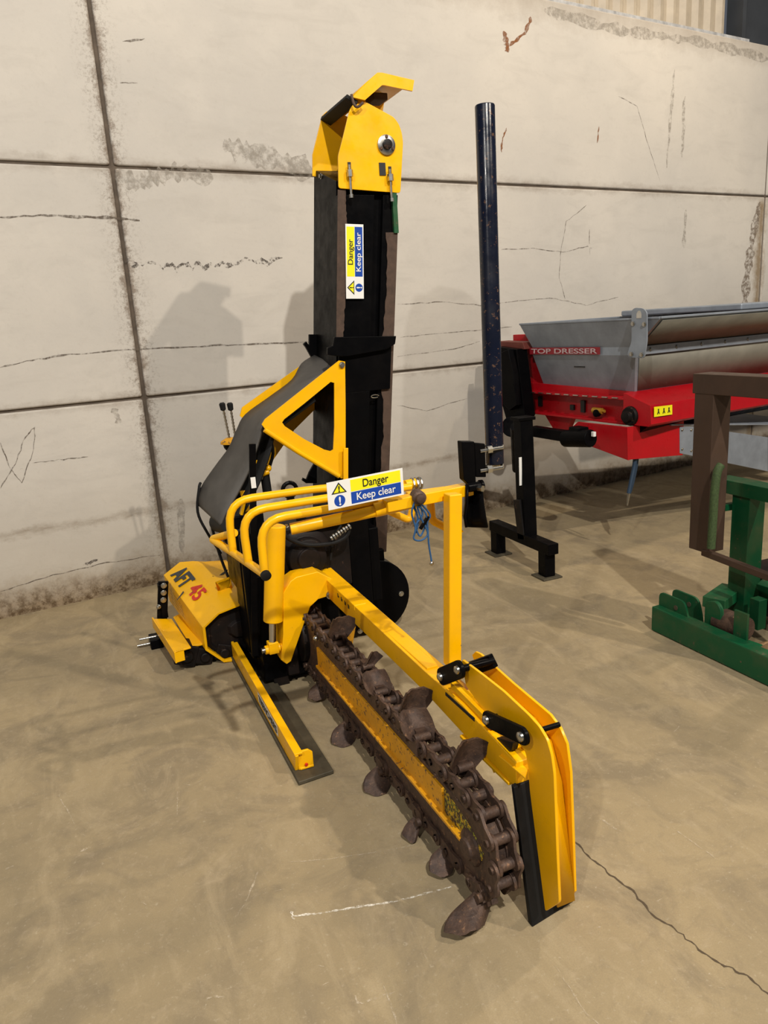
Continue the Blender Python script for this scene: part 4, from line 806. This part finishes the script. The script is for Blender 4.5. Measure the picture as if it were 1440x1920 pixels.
# far legs and rear frame so the hopper is carried
for s_, t_ in ((5.9, 3.4), (5.9, 4.2), (7.5, 3.4), (7.5, 4.2)): m = MB(); m.box(W(s_, t_, 0.40), (0.09, 0.09, 0.80), WROT); S('chassis_leg', m, BLK, 0.004)

# ================================================================== STAND under the hitch
ST = thing('parking_stand', (2.42, 3.78, 0), 'black square-tube stand with an H-shaped foot beside the yellow post, under the spreader hitch', 'stand')
def K(name, mb, mat, bevel=0.0, parent=None, **k): return obj(name, mb, mat, parent or ST, bevel, **k)
m = MB(); m.beam((2.435, 3.72, 0.20), (2.455, 3.78, 0.90), 0.085, 0.085, (0, 1, 0)); m.box((2.455, 3.78, 0.905), (0.115, 0.10, 0.02)); up = K('upright', m, BLK, 0.004)
m = MB(); m.beam((2.42, 3.715, 0.18), (2.42, 3.76, 0.42), 0.07, 0.07, (0, 1, 0)); K('inner_leg', m, BLKR, 0.003)
m = MB(); p = (2.378, 3.757, 0.60); m.box((2.395, 3.722, 0.60), (0.018, 0.004, 0.17)); K('stand_sticker', m, WHT, parent=up)
m = MB(); m.box((2.42, 3.76, 0.185), (0.07, 0.66, 0.065)); K('foot_beam', m, BLK, 0.004)
for v_ in (3.50, 4.04):
    m = MB(); m.box((2.42, v_, 0.085), (0.068, 0.075, 0.15)); K('foot', m, BLK, 0.004)
    m = MB(); m.box((2.42, v_, 0.006), (0.13, 0.13, 0.010)); K('foot_plate', m, SKID, 0.002)

# ================================================================== GREEN IMPLEMENT
GR = thing('green_implement', (2.75, 2.3, 0), 'green steel implement base with upright mast at the right edge, dusted with sawdust', 'implement')
def G(name, mb, mat, bevel=0.0, parent=None, **k): return obj(name, mb, mat, parent or GR, bevel, **k)
m = MB(); m.box((2.395, 1.85, 0.062), (0.012, 1.50, 0.115)); m.box((2.42, 1.85, 0.118), (0.06, 1.50, 0.010)); m.box((2.42, 1.85, 0.010), (0.06, 1.50, 0.012)); G('side_rail', m, GRN, 0.002)
for u_ in (2.43, 2.51):
    m = MB(); pts = filletc([(u_, 2.60, 0.02), (u_, 2.60, 0.19), (u_, 2.44, 0.19), (u_, 2.41, 0.10), (u_, 2.41, 0.02)], 0.03); m.prism(pts, (0.010, 0, 0)); lg = G('hitch_lug', m, GRN, 0.001)
    m = MB(); m.cyl((u_ - .001, 2.49, 0.145), (u_ - .003, 2.49, 0.145), 0.012, 14); G('lug_hole', m, SKID, parent=lg)
m = MB(); m.prism(filletc([(2.47, 2.36, 0.02), (2.47, 2.36, 0.21), (2.47, 2.30, 0.23), (2.47, 2.27, 0.20), (2.47, 2.27, 0.02)], 0.02), (0.02, 0, 0)); m.box((2.47, 2.16, 0.13), (0.012, 0.07, 0.20)); G('bearing_lug', m, GRN, 0.002)
m = MB(); m.cyl((2.52, 2.32, 0.13), (2.52, 2.18, 0.13), 0.055, 20); G('rusty_roller', m, RUST)
m = MB(); m.beam((2.50, 2.34, 0.20), (2.70, 2.42, 0.20), 0.10, 0.05); m.box((2.60, 2.05, 0.05), (0.30, 0.05, 0.06)); m.beam((2.55, 2.30, 0.04), (2.62, 1.9, 0.04), 0.04, 0.03); G('cross_member', m, GRN, 0.003)
m = MB(); b_, t_ = V((2.70, 2.36, 0.06)), V((2.70, 2.36, 0.72)); m.beam(b_, t_, 0.095, 0.095, (0, 1, 0)); G('mast', m, GRN, 0.004)
m = MB(); a_, b_ = at_u(2.68, 1352, 916), at_u(2.68, 1440, 936); m.beam((2.68, a_.y, 0.70), (2.68, b_.y - .15, 0.70), 0.09, 0.062); G('top_crosspiece', m, GRN, 0.003)
m = MB(); m.beam((2.74, 2.28, 0.22), (3.10, 2.30, 0.36), 0.07, 0.08); G('brace', m, GRN, 0.003)
m = MB(); m.beam((2.55, 2.45, 0.60), (2.70, 2.44, 0.60), 0.03, 0.03); G('small_strut', m, GRN, 0.002)
m = MB(); m.box((2.67, 2.25, 0.15), (0.05, 0.05, 0.14)); G('foot_block', m, GRN, 0.003)
m = MB(); m.tube(av(2.35, [(1352, 872), (1345, 885), (1340, 920), (1337, 970), (1333, 1028)]), 0.018, 12, 5); G('woven_hose', m, GRNCORD)
m = MB(); m.box((2.95, 2.25, 0.18), (0.30, 0.5, 0.20)); G('dark_housing', m, BLKR, 0.01)
m = MB(); N = 16
for cx, cy, rx, ry, h_ in ((2.60, 2.00, 0.15, 0.20, 0.14), (2.53, 2.36, 0.05, 0.05, 0.22), (2.62, 2.14, 0.10, 0.10, 0.06)):
    rings = []
    for j in range(7):
        f_ = j / 6; rings.append([(cx + rx * (1 - f_ * .97) * math.cos(i * 2 * math.pi / N) * (1 + .12 * math.sin(i * 5 + j)), cy + ry * (1 - f_ * .97) * math.sin(i * 2 * math.pi / N), 0.005 + h_ * (1 - (1 - f_) ** 1.4)) for i in range(N)])
    m.loft(rings)
sd = obj('sawdust', m, SAWD); sd['kind'] = 'stuff'; tag(sd, 'loose brown sawdust heaped on the green implement frame', 'sawdust')

# ================================================================== BROWN FRAME
BF = thing('brown_steel_frame', (2.5, 2.3, 0.4), 'dark brown rectangular steel tube frame standing up in front of the green implement mast', 'frame')
def D(name, mb, mat, bevel=0.0, parent=None, **k): return obj(name, mb, mat, parent or BF, bevel, **k)
m = MB(); m.box((2.55, 2.445, 0.79), (0.10, 0.105, 0.74)); D('frame_post', m, BRN, 0.003)
m = MB(); m.box((2.55, 1.96, 0.76), (0.10, 0.105, 0.78)); D('frame_post', m, BRN, 0.003)
m = MB(); m.box((2.55, 2.20, 1.165), (0.104, 0.62, 0.085)); D('top_rail', m, BRN, 0.003)
m = MB(); m.beam((2.51, 2.42, 0.42), (2.51, 1.99, 0.40), 0.03, 0.03); D('bottom_rod', m, BRN, 0.004)
